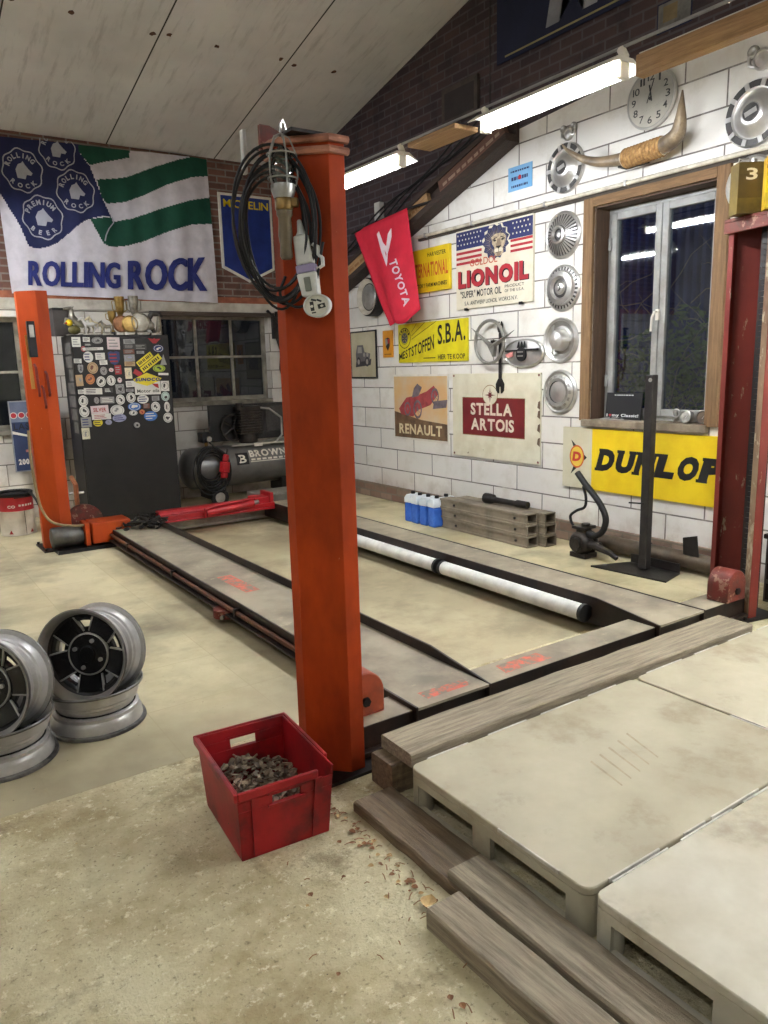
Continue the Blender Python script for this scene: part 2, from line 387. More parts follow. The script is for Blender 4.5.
def screed():
    m, nt, b = nt_new('rough_screed'); b.inputs['Roughness'].default_value = .85
    v = coords(nt); n1 = noise(nt, v, 2.2, 8, .68); n2 = noise(nt, v, 9, 8, .75); n3 = noise(nt, v, 60, 5, .7)
    col = mix(nt, ramp(nt, n1, .42, .62), lin((208, 198, 162)), lin((166, 150, 112)))
    col = mix(nt, ramp(nt, n2, .5, .66, (0, 0, 0, 1), (.8, .8, .8, 1)), col, lin((190, 178, 140)))
    col = mix(nt, ramp(nt, noise(nt, coords(nt, (1, 1, 1), (7, 3, 0)), 2.6, 7, .72), .57, .66, (0, 0, 0, 1), (.75, .75, .75, 1)), col, lin((132, 116, 88)))
    col = mix(nt, ramp(nt, n3, .57, .67, (0, 0, 0, 1), (.75, .75, .75, 1)), col, lin((118, 104, 78)))
    col = mix(nt, ramp(nt, noise(nt, v, 24, 6, .75), .36, .44, (.85, .85, .85, 1), (0, 0, 0, 1)), col, lin((226, 218, 186)))
    col = mix(nt, ramp(nt, noise(nt, v, 11, 8, .8), .64, .72, (0, 0, 0, 1), (.7, .7, .7, 1)), col, lin((122, 106, 80)))
    L(nt, col, b.inputs['Base Color'])
    ad = N(nt, 'ShaderNodeMath', operation='MULTIPLY_ADD'); ad.inputs[1].default_value = .4
    L(nt, n3, ad.inputs[0]); L(nt, n2, ad.inputs[2]); bump(nt, b, ad.outputs[0], .8, .025); return m
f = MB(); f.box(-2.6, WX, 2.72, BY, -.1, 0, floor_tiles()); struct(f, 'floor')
f = MB(); f.box(-2.6, WX, -2.6, 2.72, -.1, 0, screed()); struct(f, 'floor')

OY0, OY1, OZ0, OZ1 = 3.09, 4.12, 1.03, 2.67      # window opening in the right wall
w = MB()
w.prism([(OY1, 0), (BY, 0), (BY, 2.13), (4.97, 3.44), (OY1, 3.5)], 'x', WX, WX+.25, m_blockR)
w.box(WX, WX+.25, OY0, OY1, 0, OZ0, m_blockR)
w.prism([(OY0, OZ1), (OY1, OZ1), (OY1, 3.5), (OY0, 3.5)], 'x', WX, WX+.25, m_blockR)
w.box(WX, WX+.25, -2.6, OY0, 0, 3.5, m_blockR)
w.prism([(-2.6, 3.5), (OY1, 3.5), (4.97, 3.44), (BY, 2.13), (BY, ceil_z(BY)), (-2.6, ceil_z(-2.6))], 'x', WX, WX+.25, m_brickR)
struct(w, 'wall_right')
w = MB(); w.box(WX-.035, WX, 2.75, BY, 0, .17, m_plinth); struct(w, 'baseboard_right', bevel=.008)
BX0, BX1, BZ0, BZ1 = 2.93, 4.3, 1.15, 2.17       # back window
LX0, LX1, LZ0, LZ1 = .2, 1.45, .95, 2.12         # left back window
w = MB()
for a, b_, z0, z1 in ((-2.6, LX0, 0, 2.2), (LX0, LX1, 0, LZ0), (LX0, LX1, LZ1, 2.2), (LX1, BX0, 0, 2.2), (BX0, BX1, 0, BZ0), (BX0, BX1, BZ1, 2.2), (BX1, WX+.25, 0, 2.2)):
    w.box(a, b_, BY, BY+.25, z0, z1, m_blockB)
w.box(-2.6, WX, BY-.012, BY+.25, 2.2, 2.31, m_conc)
w.box(-2.6, WX, BY-.004, BY+.25, 2.31, 2.38, pm('orange_brick_course', (170, 104, 74), (140, 82, 60), 8, .8))
w.box(-2.6, WX+.25, BY, BY+.25, 2.38, ceil_z(BY), m_brickB)
struct(w, 'wall_back')
m_plain = pm('plain_pale_wall', (190, 184, 172), (170, 164, 152), 2, .85)
w = MB(); w.box(-2.75, -2.6, -2.6, BY+.25, 0, 6.6, m_plain); struct(w, 'wall_left')
w = MB(); w.box(-2.75, WX+.25, -2.75, -2.6, 0, 6.6, m_plain); struct(w, 'wall_front')
# sloping ceiling of fibre-cement sheets
def ceilmat():
    m, nt, b = nt_new('grey_sheet_ceiling'); b.inputs['Roughness'].default_value = .8
    v = coords(nt); vs_ = coords(nt, (3.2, .35, 1))
    col = mix(nt, ramp(nt, noise(nt, v, 1.2, 5), .35, .7), lin((224, 221, 219)), lin((204, 201, 199)))
    col = mix(nt, ramp(nt, noise(nt, vs_, 5, 8, .7), .52, .7, (0, 0, 0, 1), (.6, .6, .6, 1)), col, lin((166, 162, 160)))
    L(nt, col, b.inputs['Base Color']); return m
m_ceil = ceilmat(); m_joint = flat('dark_joint', (60, 56, 54), .9); rust = pm('rust_spot', (96, 62, 44), (60, 44, 38), 30, .8)
c = MB(); y0, y1 = -2.6, BY+.25
c.prism([(y0, ceil_z(y0)), (y1, ceil_z(y1)), (y1, ceil_z(y1)+.06), (y0, ceil_z(y0)+.06)], 'x', -2.75, WX+.25, m_ceil)
for k in range(-4, 3):
    x = 2.5+1.22*k
    c.add([(x-.007, y0, ceil_z(y0)-.002), (x+.007, y0, ceil_z(y0)-.002), (x+.007, BY, ceil_z(BY)-.002), (x-.007, BY, ceil_z(BY)-.002)], [(0, 1, 2, 3)], m_joint)
    for yy in (6.9, 4.6, 2.3):
        for dx in (-.07, .07, .5):
            cx, cy = x+dx+random.uniform(-.02, .02), yy+random.uniform(-.03, .03)
            c.add([(cx+.028*math.cos(t*PI/4)*random.uniform(.6, 1.2), cy+.028*math.sin(t*PI/4)*random.uniform(.6, 1.2), ceil_z(cy)-.002-.2*0) for t in range(8)], [list(range(8))], rust)
            # keep the spot on the slope
            o = len(c.v)-8
            for q in range(o, o+8): c.v[q] = (c.v[q][0], c.v[q][1], ceil_z(c.v[q][1])-.003)
struct(c, 'ceiling')

# ---- right-hand window
wd_dark = wood('dark_window_reveal', (98, 74, 54), (70, 54, 42), 'z')
upvc = pm('grey_white_window_plastic', (156, 155, 150), (132, 130, 124), 6, .45)
m_glass = glass('window_glass', (214, 220, 218), .15)
win = tag(bpy.data.objects.new('window_1', None), kind='structure'); COL.objects.link(win)
t = MB()
FW = .095
for a, b_ in ((OY0-FW, OY0), (OY1, OY1+FW)): t.box(WX-.03, WX, a, b_, OZ0-.0, OZ1+FW, frame_w)
t.box(WX-.031, WX, OY0, OY1, OZ1, OZ1+FW, frame_y); t.build('window_surround', win, bevel=.004)
t = MB(); t.box(WX, 5.1, OY1-.012, OY1, OZ0, OZ1, wd_dark); t.box(WX, 5.1, OY0, OY0+.012, OZ0, OZ1, wd_dark); t.box(WX, 5.1, OY0, OY1, OZ1-.012, OZ1, wd_dark)
t.build('window_reveal', win)
t = MB(); t.box(WX-.05, 5.1, OY0-.02, OY1+.06, OZ0-.045, OZ0+.012, pm('dusty_sill', (150, 138, 118), (118, 104, 86), 9, .85, 0, .2)); t.build('window_sill', win, bevel=.006)
a0, a1, z0, z1 = OY0+.012, OY1-.012, OZ0+.012, OZ1-.012; GX = 5.0
ym = hit(661, 300, 0, GX).y
t = MB()
for bx in ((a0, a0+.05, z0, z1), (a1-.05, a1, z0, z1), (a0+.05, a1-.05, z0, z0+.05), (a0+.05, a1-.05, z1-.05, z1)): t.box(GX, GX+.07, *bx, upvc)
t.build('window_frame', win, bevel=.006)
for i, (s0, s1) in enumerate(((ym+.002, a1-.04), (a0+.04, ym-.002))):
    t = MB(); q = .055
    for bx in ((s0, s0+q, z0+.035, z1-.035), (s1-q, s1, z0+.035, z1-.035), (s0+q, s1-q, z0+.035, z0+.035+q), (s0+q, s1-q, z1-.035-q, z1-.035)): t.box(GX-.025, GX+.03, *bx, upvc)
    s = t.build('window_sash', win, bevel=.006)
    g = MB(); g.box(GX, GX+.006, s0+q, s1-q, z0+.035+q, z1-.035-q, m_glass); g.build('pane', s)
    if i == 0:
        for zz in (1.3, 2.35):
            h = MB(); h.box(GX-.04, GX-.02, s1-.015, s1+.01, zz, zz+.09, upvc); h.build('hinge', s)
h = MB(); hz = hit(657, 315, 0, GX).z; h.box(GX-.04, GX-.022, ym-.012, ym+.016, hz-.04, hz+.04, white)
h.tube([(GX-.045, ym+.002, hz+.02), (GX-.07, ym+.002, hz+.02), (GX-.075, ym+.02, hz-.02), (GX-.07, ym+.028, hz-.12)], .009, white); h.build('window_handle', win)

# ---- back windows
def steel_window(name, x0, x1, z0, z1, cols, side):
    r = tag(bpy.data.objects.new(name, None), kind='structure'); COL.objects.link(r)
    m = pm('old_grey_window_paint', (150, 144, 130), (112, 104, 92), 7, .7); gy = BY+.14
    t = MB()
    for bx in ((x0, x0+.05), (x1-.05, x1)): t.box(bx[0], bx[1], gy-.03, gy+.03, z0, z1, m)
    t.box(x0+.05, x1-.05, gy-.03, gy+.03, z0, z0+.05, m); t.box(x0+.05, x1-.05, gy-.03, gy+.03, z1-.05, z1, m)
    for k in range(1, cols): xx = x0+(x1-x0)*k/cols; t.box(xx-.016, xx+.016, gy-.02, gy+.02, z0+.05, z1-.05, m)
    zm = (z0+z1)/2+.02; t.box(x0+.05, x1-.05, gy-.022, gy+.022, zm-.014, zm+.014, m)
    t.build('window_frame', r)
    g = MB(); g.box(x0+.04, x1-.04, gy+.004, gy+.008, z0+.04, z1-.04, glass('dirty_glass' if side else 'dusty_glass', (70, 73, 73), .06, .5, (62, 64, 60))); g.build('pane', r)
    s = MB(); s.box(x0, x1, BY-.03, BY+.12, z0-.05, z0+.004, m); s.build('window_sill', r, bevel=.005)
    return r
wb = steel_window('window_2', BX0, BX1, BZ0, BZ1, 3, 1)
t = MB(); t.box(BX0-.12, BX1+.06, BY-.06, BY+.02, BZ1-.02, BZ1+.03, wood('dark_lintel_board', (88, 74, 60), (62, 52, 44), 'x')); t.build('window_lintel', wb)
wl = steel_window('window_3', LX0, LX1, LZ0, LZ1, 3, 0)
t = MB(); t.box(LX1-.03, LX1+.16, BY-.03, BY-.002, LZ0-.02, LZ1-.03, wood('grey_window_board', (150, 146, 134), (112, 106, 96), 'z')); t.build('window_surround', wl)
# ---- outside the right-hand window at dusk
ex = MB(); ex.box(5.2, 9.5, -1, 7.5, -.12, -.02, pm('dark_soil', (60, 54, 44), (44, 40, 34), 3, .9)); tag(ex.build('exterior_ground'), kind='structure')
ex = MB(); mblue = pm('blue_sheet_cladding', (74, 82, 124), (58, 64, 100), 4, .6)
for k in range(64):
    y = 1.0+k*.1
    ex.add([(7.3, y, 0), (7.26, y+.03, 0), (7.26, y+.07, 0), (7.3, y+.1, 0), (7.3, y, 4.6), (7.26, y+.03, 4.6), (7.26, y+.07, 4.6), (7.3, y+.1, 4.6)], [(0, 1, 5, 4), (1, 2, 6, 5), (2, 3, 7, 6)], mblue)
tag(ex.build('exterior_wall'), kind='structure')
hg = MB(); lm = pm('hedge_leaf', (120, 140, 78), (84, 104, 60), 9, .6); tw = flat('hedge_twig', (170, 158, 134), .8)
for k in range(8500):
    y, z = random.uniform(2.2, 6.2), random.uniform(.1, 1.0)**.8*1.72; x = random.uniform(5.75, 6.5)
    z *= 1+.1*math.sin(y*5)+.05*math.sin(y*13)
    if z < 1.1 and random.random() < .6: continue
    p = Vector((x, y, z)); s = random.uniform(.018, .038); a = Vector([random.uniform(-1, 1) for _ in range(3)]).normalized(); b_ = a.orthogonal().normalized()
    hg.add([p-a*s*1.6, p+b_*s*.7, p+a*s*1.6, p-b_*s*.7], [(0, 1, 2, 3)], lm)
for k in range(150):
    y = random.uniform(2.4, 6); x = random.uniform(5.7, 6.3); p = Vector((x, y, random.uniform(0, 1))); pts = [p]
    for j in range(6): p = p+Vector((random.uniform(-.08, .08), random.uniform(-.16, .16), random.uniform(.0, .2))); pts.append(p)
    hg.tube(pts, [.007-.0008*j for j in range(7)], tw, 4)
for k in range(26):
    y = random.uniform(2.6, 5.4); p = Vector((6.0+random.uniform(-.2, .2), y, random.uniform(1.4, 2.0))); pts = [p]; d = random.choice((-1, 1))
    for j in range(7): p = p+Vector((random.uniform(-.05, .05), d*random.uniform(.05, .16), random.uniform(-.02, .16))); pts.append(p)
    hg.tube(pts, [.006-.0006*j for j in range(8)], tw, 4)
tag(hg.build('hedge'), 'green hedge with bare twigs outside the timber framed window', 'hedge', kind='stuff')

# ---- lighting: strip lights hung under battens
TX, TZ = 3.1, 2.805
tube_m = emit('lit_tube', (240, 246, 255), 40)
def strip_light(loc, label, L_=1.14, dimm=None):
    t = thing('strip_light', label, 'light', loc, 0, 'fluorescent strip lights')
    b = MB(); b.prism([(-.12, .026), (-.05, .07), (.05, .07), (.12, .026), (.115, .023), (.05, .05), (-.05, .05), (-.115, .023)], 'y', -L_/2, L_/2, white); b.build('reflector', t)
    e = MB(); e.cyl((0, -L_/2+.03, 0), (0, L_/2-.03, 0), .014, dimm or tube_m, 12); e.build('lamp_tube', t)
    for sg in (-1, 1):
        k = MB(); y = sg*(L_/2-.02); k.box(-.03, .03, y-.018, y+.018, -.02, .05, white); k.build('lamp_holder', t, bevel=.006); k = MB(); k.cyl((0, y-.012, .068), (0, y+.012, .112), .02, white, 12); k.build('hanger_clip', t)
    return t
strip_light((TX, 2.965, TZ), 'lit strip light hanging in front of the wall clock', .98)
strip_light((TX, 4.72, TZ), 'lit strip light hanging beyond the near orange post', .98)
tube3 = emit('lit_tube_entrance', (240, 246, 255), 48)
for yy, lb in ((.75, 'lit strip light over the pallets near the entrance'), (-1.1, 'lit strip light over the entrance behind the viewer')): strip_light((4.3, yy, 2.5), lb, 1.14, tube3)
tube2 = emit('lit_tube_soft', (240, 246, 255), 14)
for yy, lb in ((-.6, 'lit strip light of the left row behind the viewer'), (2.6, 'lit strip light of the left row beside the wheels'), (5.6, 'lit strip light added out of view to brighten the back wall')):
    strip_light((-.9, yy, 3.0) if yy < 5 else (.35, 7.35, 3.0), lb, 1.14, tube2 if yy < 5 else tube3)  # last lamp stands off the row, added unseen to brighten the back wall
b = MB(); b.cyl((0, -2.6, 0), (0, 5.2, 0), .008, pm('pale_rail', (150, 148, 144), None, 6, .5), 8); b.cyl((0, 3.40, 0), (0, 3.40, ceil_z(3.4)-TZ-.117), .004, dark, 6); tag(b.build('light_rail', loc=(TX, 0, TZ+.117)), 'thin steel rail the two visible strip lights hang from', 'rail')
wn = scene.world = bpy.data.worlds.new('dusk'); wn.use_nodes = True
wn.node_tree.nodes['Background'].inputs[0].default_value = (.03, .045, .10, 1); wn.node_tree.nodes['Background'].inputs[1].default_value = 1.3
# ================================================================== THE LIFT
def post_profile(D, W, ch, a, lip, t):
    out = [(D, -W/2+lip), (D, -W/2), (ch, -W/2), (0, -a/2), (0, a/2), (ch, W/2), (D, W/2), (D, W/2-lip)]
    inn = [(D-t, W/2-lip), (D-t, W/2-t), (ch+t*.4, W/2-t), (t, a/2-t*.2), (t, -a/2+t*.2), (ch+t*.4, -W/2+t), (D-t, -W/2+t), (D-t, -W/2+lip)]
    return out+inn
def post(name, label, loc, rz, H, D, W, ch, a, mat, inner=None):
    t = thing(name, label, 'lift post', loc, rz, 'posts of the car lift')
    b = MB(); b.prism(post_profile(D, W, ch, a, .035, .01), 'z', .012, H, mat)
    if inner: b.box(.012, .018, -a/2+.004, a/2-.004, .02, H-.02, inner)
    b.build('column', t, bevel=.002)
    b = MB(); b.box(-.03, D+.06, -W/2-.03, W/2+.03, 0, .012, dark); b.build('base_plate', t)
    for sx in (-.012, D+.04):
        for sy in (-1, 1):
            n = MB(); n.cyl((sx, sy*(W/2+.012), .012), (sx, sy*(W/2+.012), .032), .012, dark, 6); n.build('bolt', t)
    return t
# near post, its top band of bent bar and bracket
pn = post('lift_post', 'tall orange lift post with coiled cable, standing behind the red crate', (1.21, 2.37, 0), 0, 2.24, .18, .30, .12, .06, orange)
band = pm('worn_band_paint', (176, 120, 96), (130, 84, 66), 12, .5)
for zz in (2.225, 2.19):
    b = MB(); b.tube([(.19, -.155, zz), (.12, -.158, zz), (-.008, -.035, zz), (-.008, .035, zz), (.12, .158, zz), (.19, .155, zz)], .013, band, 8); b.build('top_band', pn)
b = MB(); b.box(.0, .16, -.13, .13, 2.236, 2.246, dark); b.prism([(-.015, 2.19), (.10, 2.19), (.10, 2.27), (.02, 2.3), (-.015, 2.3)], 'y', .06, .075, chip); b.build('top_plate', pn)
b = MB(); b.box(-.06, -.045, .10, .125, 2.15, 2.29, offw); b.box(-.045, .0, .10, .115, 2.2, 2.225, offw); b.build('cable_hook', pn, bevel=.004)
# far left post with the drive motor
pf = post('lift_post', 'bright orange lift post beside the dark sticker cabinet, motor at its foot', (1.15, 7.08, 0), 0, 2.2, .22, .33, .13, .08, orange_far)
b = MB(); b.box(.03, .09, -.215, -.166, 1.66, 1.95, black); b.box(.042, .078, -.222, -.215, 1.82, 1.92, chrome2); b.build('control_box', pf, bevel=.012)
for dx, z0, z1 in ((.06, 1.34, 1.6), (.10, 1.24, 1.42), (.14, 1.34, 1.54)):
    b = MB(); b.tube([(dx, -.172, z1), (dx+.004, -.2, z1-.02), (dx+.012, -.2, z0+.02), (dx+.014, -.172, z0)], .011, redpost, 8); b.build('hand_grip', pf)
b = MB(); b.add([(-.005+.14*0+.004+.02, -.1665, 1.4), (.05, -.1665, 1.4), (.035, -.1665, 1.84), (.012, -.1665, 1.84)], [(0, 1, 2, 3)], flat('faded_yellow_print', (214, 160, 84), .7)); b.build('warning_strip', pf)
b = MB(); b.tube(sm([(-.02, -.03, 1.05), (-.03, -.05, .8), (-.02, -.1, .5), (-.0, -.15, .36), (.06, -.2, .26), (.2, -.26, .22), (.3, -.3, .22)]), .012, pm('beige_hose', (150, 128, 92), None, 9, .6), 8); b.build('hydraulic_hose', pf)
b = MB(); T = Matrix.Translation((.03, -.24, .13)) @ Matrix.Rotation(PI/2, 4, 'Y'); b.lathe([(.04, -.01), (.085, 0), (.09, .02), (.09, .22), (.08, .235), (.08, .25)], chromed, 28, T, True, True); b.build('motor', pf)
b = MB(); b.box(.29, .33, -.34, -.14, .04, .24, orange_far); b.build('motor_flange', pf, bevel=.006)
b = MB(); b.box(.345, .68, -.35, -.1, .05, .235, orange_far); b.build('gear_housing', pf, bevel=.012)
b = MB(); T = Matrix.Translation((.36, -.02, .2)) @ Matrix.Rotation(PI/2, 4, 'X'); b.lathe([(.02, -.03), (.16, -.03), (.16, .03), (.02, .03)], chip, 28, T, True, True); b.build('rope_pulley', pf)
b = MB(); b.box(.05, .6, -.36, -.1, .0, .03, black); b.build('motor_tray', pf)
# right-hand post, open side facing the car
pr = post('lift_post', 'red brown lift post beside the window, open channel side showing its chain', (4.275, 2.37, 0), PI-.2, 2.24, .18, .30, .12, .06, redpost, oily)
b = MB()
for k in range(70):
    z = .06+k*.031
    b.box(.102, .116, .03 if k % 2 else .022, .056 if k % 2 else .064, z, z+.026, black)
b.build('lifting_chain', pr)
b = MB(); b.box(.05, .10, -.0, .10, .04, 2.2, oily); b.build('shade_liner', pr); b = MB(); b.box(.1815, .184, .112, .148, .03, 2.2, pm('weathered_edge', (138, 116, 92), (104, 70, 56), 7, .8, 0, .1, c3=(170, 156, 132), s3=18, lo3=.55, hi3=.62, stretch=(1, 1, .4))); b.build('edge_strip', pr)  # dark box added to paint in shade inside the open channel
b = MB(); b.box(-.01, .2, -.17, .17, 2.24, 2.26, chip); b.box(.185, .2, -.17, .17, 2.18, 2.241, chip); b.build('top_plate', pr, bevel=.004)

# platform: two runways on two crossbeams
pl = thing('lift_platform', 'low car lift platform with two grey runways on dark crossbeams', 'car lift', (2.65, 4.6, 0))
def W2L(mb): mb.M = Matrix.Translation((-2.65, -4.6, 0)); return mb
Y0, Y1, ZT = 2.265, 6.95, .15
def runway(x0, x1, inner, paint):
    """inner = side of the raised kerb rail: +1 on the right edge, -1 on the left edge"""
    b = W2L(MB()); b.box(x0, x1, Y0, Y1, ZT-.012, ZT, runm)
    r = b.build('runway', pl)
    b = W2L(MB())
    xi = x1 if inner > 0 else x0
    rail = [(Y0, ZT-.02), (Y0, ZT), (Y0+.42, ZT+.05), (Y1-.1, ZT+.05), (Y1, ZT), (Y1, .04), (Y0, .04)]
    b.prism(rail, 'x', xi, xi+.012*(1 if inner > 0 else -1), oily); b.build('kerb_rail', r, bevel=.002)
    xo = x0 if inner > 0 else x1; s = -1 if inner > 0 else 1
    b = W2L(MB()); b.box(min(xo, xo+s*.012), max(xo, xo+s*.012), Y0, Y1, .05, ZT+.004, oily); b.box(min(xo+s*.012, xo+s*.05), max(xo+s*.012, xo+s*.05), Y0+.05, Y1-.1, .055, .067, oily); b.build('side_channel', r, bevel=.002)
    if inner > 0:
        b = W2L(MB()); b.tube([(xo-.03, Y0+.3, .10), (xo-.032, 4.5, .105), (xo-.03, Y1-.05, .11)], .014, pm('rusty_rod', (110, 66, 44), (70, 48, 38), 14, .5, .4), 8)
        b.build('brake_rod', r)
        for yy in (2.9, 4.0, 5.1, 6.2):
            b = W2L(MB()); b.box(xo-.05, xo-.01, yy-.012, yy+.012, .082, .13, oily); b.build('rod_clip', r)
    p = W2L(MB()); pc = pm('worn_orange_red_paint', (206, 96, 76), (170, 96, 78), 16, .7, 0, 0, .45, .6, c3=(122, 113, 98), s3=24, lo3=.46, hi3=.56)
    for q in paint:
        p = W2L(MB()); p.add([(a, c_, ZT+.0012) for a, c_ in q], [list(range(len(q)))], pc); p.build('painted_mark', r)
    return r
rl = runway(1.68, 2.06, 1, [[(1.76, 2.31), (2.0, 2.31), (2.0, 2.37), (1.76, 2.38)], [(1.80, 4.2), (1.9, 4.2), (1.89, 4.65), (1.79, 4.65)]])
rr = runway(3.25, 3.63, -1, [])
b = W2L(MB()); b.cyl((1.66, 4.2, .03), (1.66, 4.2, .08), .075, chip, 20); b.cyl((1.62, 4.14, .05), (1.6, 4.12, .05), .012, chrome2, 8); b.build('rope_guide', rl)
# white shielded lamps along the inside of the far runway
sh = pm('white_lamp_cover', (214, 212, 206), (190, 188, 184), 8, .5, 0, .05)
for a, c_ in ((2.72, 3.98), (4.04, 5.75)):
    b = W2L(MB()); T = Matrix.Translation((3.19, a, .112)) @ Matrix.Rotation(-PI/2, 4, 'X'); b.lathe([(.047, 0), (.047, c_-a)], sh, 20, T, True, True); o = b.build('tube_lamp', pl)
    k = W2L(MB())
    for e in (a, c_):
        k.cyl((3.19, e-.012, .112), (3.19, e+.012, .112), .052, black, 20)
    k.build('end_cap', o)
def crossbeam(y0, y1, x0, x1, z1, m, mtop):
    b = W2L(MB()); b.box(x0, x1, y0, y1, .02, z1-.002, m); b.box(x0, x1, y0+.002, y1-.002, z1-.0025, z1, mtop)
    b.box(x0, x1, y0-.03, y0, .02, .04, m); return b.build('crossbeam', pl, bevel=.003)
cb = crossbeam(2.29, 2.46, 1.33, 4.14, .135, oily, runm)
p = W2L(MB()); pc = MATS['worn_orange_red_paint']
p.add([(2.22, 2.33, .1362), (2.52, 2.33, .1362), (2.5, 2.42, .1362), (2.24, 2.42, .1362)], [(0, 1, 2, 3)], pc); p.build('painted_mark', cb); p = W2L(MB()); p.add([(1.46, 2.36, .1362), (1.58, 2.36, .1362), (1.57, 2.44, .1362), (1.47, 2.44, .1362)], [(0, 1, 2, 3)], pc); p.build('painted_mark', cb)
crossbeam(6.98, 7.15, 1.33, 4.14, .135, pm('pale_grey_beam', (176, 170, 156), (140, 134, 122), 5, .6), runm)
def dshape(w_, h): return [(-w_/2, 0), (w_/2, 0)] + [(w_/2*math.cos(a), h-w_/2+w_/2*math.sin(a)) for a in [PI*i/14 for i in range(15)]]
for nm, cx, y0, y1, z0, m in (('pulley_guard', 1.49, 2.36, 2.52, .137, pm('orange_brown_paint', (158, 70, 38), (120, 58, 38), 8, .5)), ('pulley_guard', 3.95, 2.27, 2.40, .137, chip)):
    b = W2L(MB()); b.M = b.M @ Matrix.Translation((cx, 0, z0)); b.prism(dshape(.18, .18), 'y', y0, y1, m, True); o = b.build(nm, pl, bevel=.006)
    k = W2L(MB()); k.M = k.M @ Matrix.Translation((cx, 0, z0)); k.cyl((0, y0-.012, .06), (0, y0, .06), .02, dark, 6); k.build('bolt', o)

# jacking beam across the far end
jk = thing('jacking_beam', 'red hydraulic jacking beam lying across the far end of the runways', 'jack', (2.6, 6.86, 0))
def RX(m): m.M = Matrix.Translation((-2.6, -6.86, 0)); return m
b = RX(MB()); b.prism([(6.76, .165), (6.90, .165), (6.90, .22), (6.87, .25), (6.79, .25), (6.76, .22)], 'x', 2.1, 3.0, redp); b.build('upper_arm', jk, bevel=.006)
b = RX(MB()); b.box(2.07, 3.3, 6.70, 6.93, .15, .168, redp); b.box(2.1, 3.24, 6.70, 6.72, .17, .215, redp); b.build('base_frame', jk, bevel=.004)
b = RX(MB()); b.box(3.05, 3.24, 6.75, 6.92, .17, .27, redp); b.box(3.2, 3.24, 6.72, 6.95, .17, .31, redp); b.build('end_block', jk, bevel=.006)
b = RX(MB()); b.cyl((2.52, 6.68, .2), (3.0, 6.68, .235), .035, redp, 16); b.cyl((2.98, 6.68, .233), (3.06, 6.7, .24), .02, chrome2, 12); b.build('hydraulic_ram', jk)
b = RX(MB()); b.tube([(2.5, 6.66, .16), (2.5, 6.66, .24), (2.62, 6.67, .26), (2.9, 6.67, .275), (3.0, 6.68, .28)], .014, redp, 8); b.build('pump_handle', jk)
# chains and hooks dumped on the end of the near runway
ch = MB(); rs = random.Random(3)
for k in range(46):
    x, y = 1.7+rs.random()*.42, 6.5+rs.random()*.42; z = .162+rs.random()*.07*max(0, 1-abs(x-2.0)*2)
    q = Matrix.Translation((x-1.95, y-6.7, z)) @ Matrix.Rotation(rs.random()*6, 4, 'Z') @ Matrix.Rotation(rs.uniform(-.5, .5), 4, 'X')
    ch.tube([q @ Vector((.035*math.cos(a), .02*math.sin(a), 0)) for a in [2*PI*i/10 for i in range(10)]], .008, dark, 6, True)
for k in range(5):
    x, y = 1.75+k*.09, 6.62+rs.random()*.2
    q = Matrix.Translation((x-1.95, y-6.7, .172+.02*k)) @ Matrix.Rotation(rs.random()*6, 4, 'Z')
    hk = MB(); hk.tube([Vector(p) for p in ((-.09, 0, 0), (0, 0, .02), (.05, .02, .03), (.08, .05, .02), (.06, .09, .0), (.03, .08, 0))], [.016, .016, .014, .013, .01, .005], dark, 8)
    tag(hk.build('lifting_hook', loc=(x, y, .172+.02*(k % 3)), rot=(0, 0, rs.random()*6)), 'dark steel hook lying in the chain heap on the near runway', 'hook', 'steel hooks in the chain heap')
tag(ch.build('chain', loc=(1.95, 6.7, 0)), 'heap of dark steel chain on the far end of the near runway', 'chain')
b = MB(); b.prism([(0, 0), (.5, 0), (.5, .12), (0, .11)], 'y', 0, .012, dark); tag(b.build('steel_plate', loc=(1.93, 7.22, .0), rot=(-.05, 0, 0)), 'dark steel offcut plate standing before the sticker cabinet', 'plate')

# ---- inspection lamp, cable and hand lamp hung on the near post (local x across the slanted face, local y into it)
PX, PY = 1.27, 2.28
def on_post(name, label, cat, z=0, rzoff=0): return thing(name, label, cat, (PX, PY, z), -PI/4+rzoff)
cable = MB(); rs = random.Random(11)
for k in range(9):
    cx, cz = -.078+rs.uniform(-.02, .02), 1.965+rs.uniform(-.02, .015)
    rx, rz_ = .118+rs.uniform(-.022, .022), .20+rs.uniform(-.04, .035); yo = -.03-k*.005
    ph = rs.uniform(-.2, .2); pts = []
    for i in range(40):
        a = 2*PI*i/40; X, Z = rx*math.cos(a), rz_*math.sin(a)
        sag = 1+.18*(-math.sin(a) if math.sin(a) < 0 else 0)*math.cos(ph*5)
        pts.append((cx+X*math.cos(ph)-Z*sag*math.sin(ph)*.5, yo-.006*math.sin(3*a+k), cz+X*math.sin(ph)*.5+Z*sag))
    cable.tube(pts, .0048, rubber, 6, True)
for (pa) in ([(-.06, -.06, 1.80), (-.08, -.06, 1.74), (-.02, -.07, 1.70), (.03, -.06, 1.74), (.07, -.055, 1.9)],):
    cable.tube(sm(pa), .0048, rubber, 6)
cb_ = cable.build('cable_coil', loc=(PX, PY, 0), rot=(0, 0, -PI/4)); tag(cb_, 'coil of black rubber cable hanging on the near orange post', 'cable')
lampg = glass('lamp_glass', (215, 225, 220), .3)
il = on_post('inspection_lamp', 'wire caged inspection lamp with brass coloured handle hanging on the near orange post', 'lamp', 1.78)
il.location = (PX-.048*.707-.075*.707, PY+.048*.707-.075*.707, 1.85); il.scale = (.85, .85, .9)
wire_m = pm('galvanised_wire', (176, 176, 172), (140, 140, 136), 8, .3, .8); brass = pm('tarnished_brass', (140, 112, 62), (100, 82, 50), 12, .4, .7)
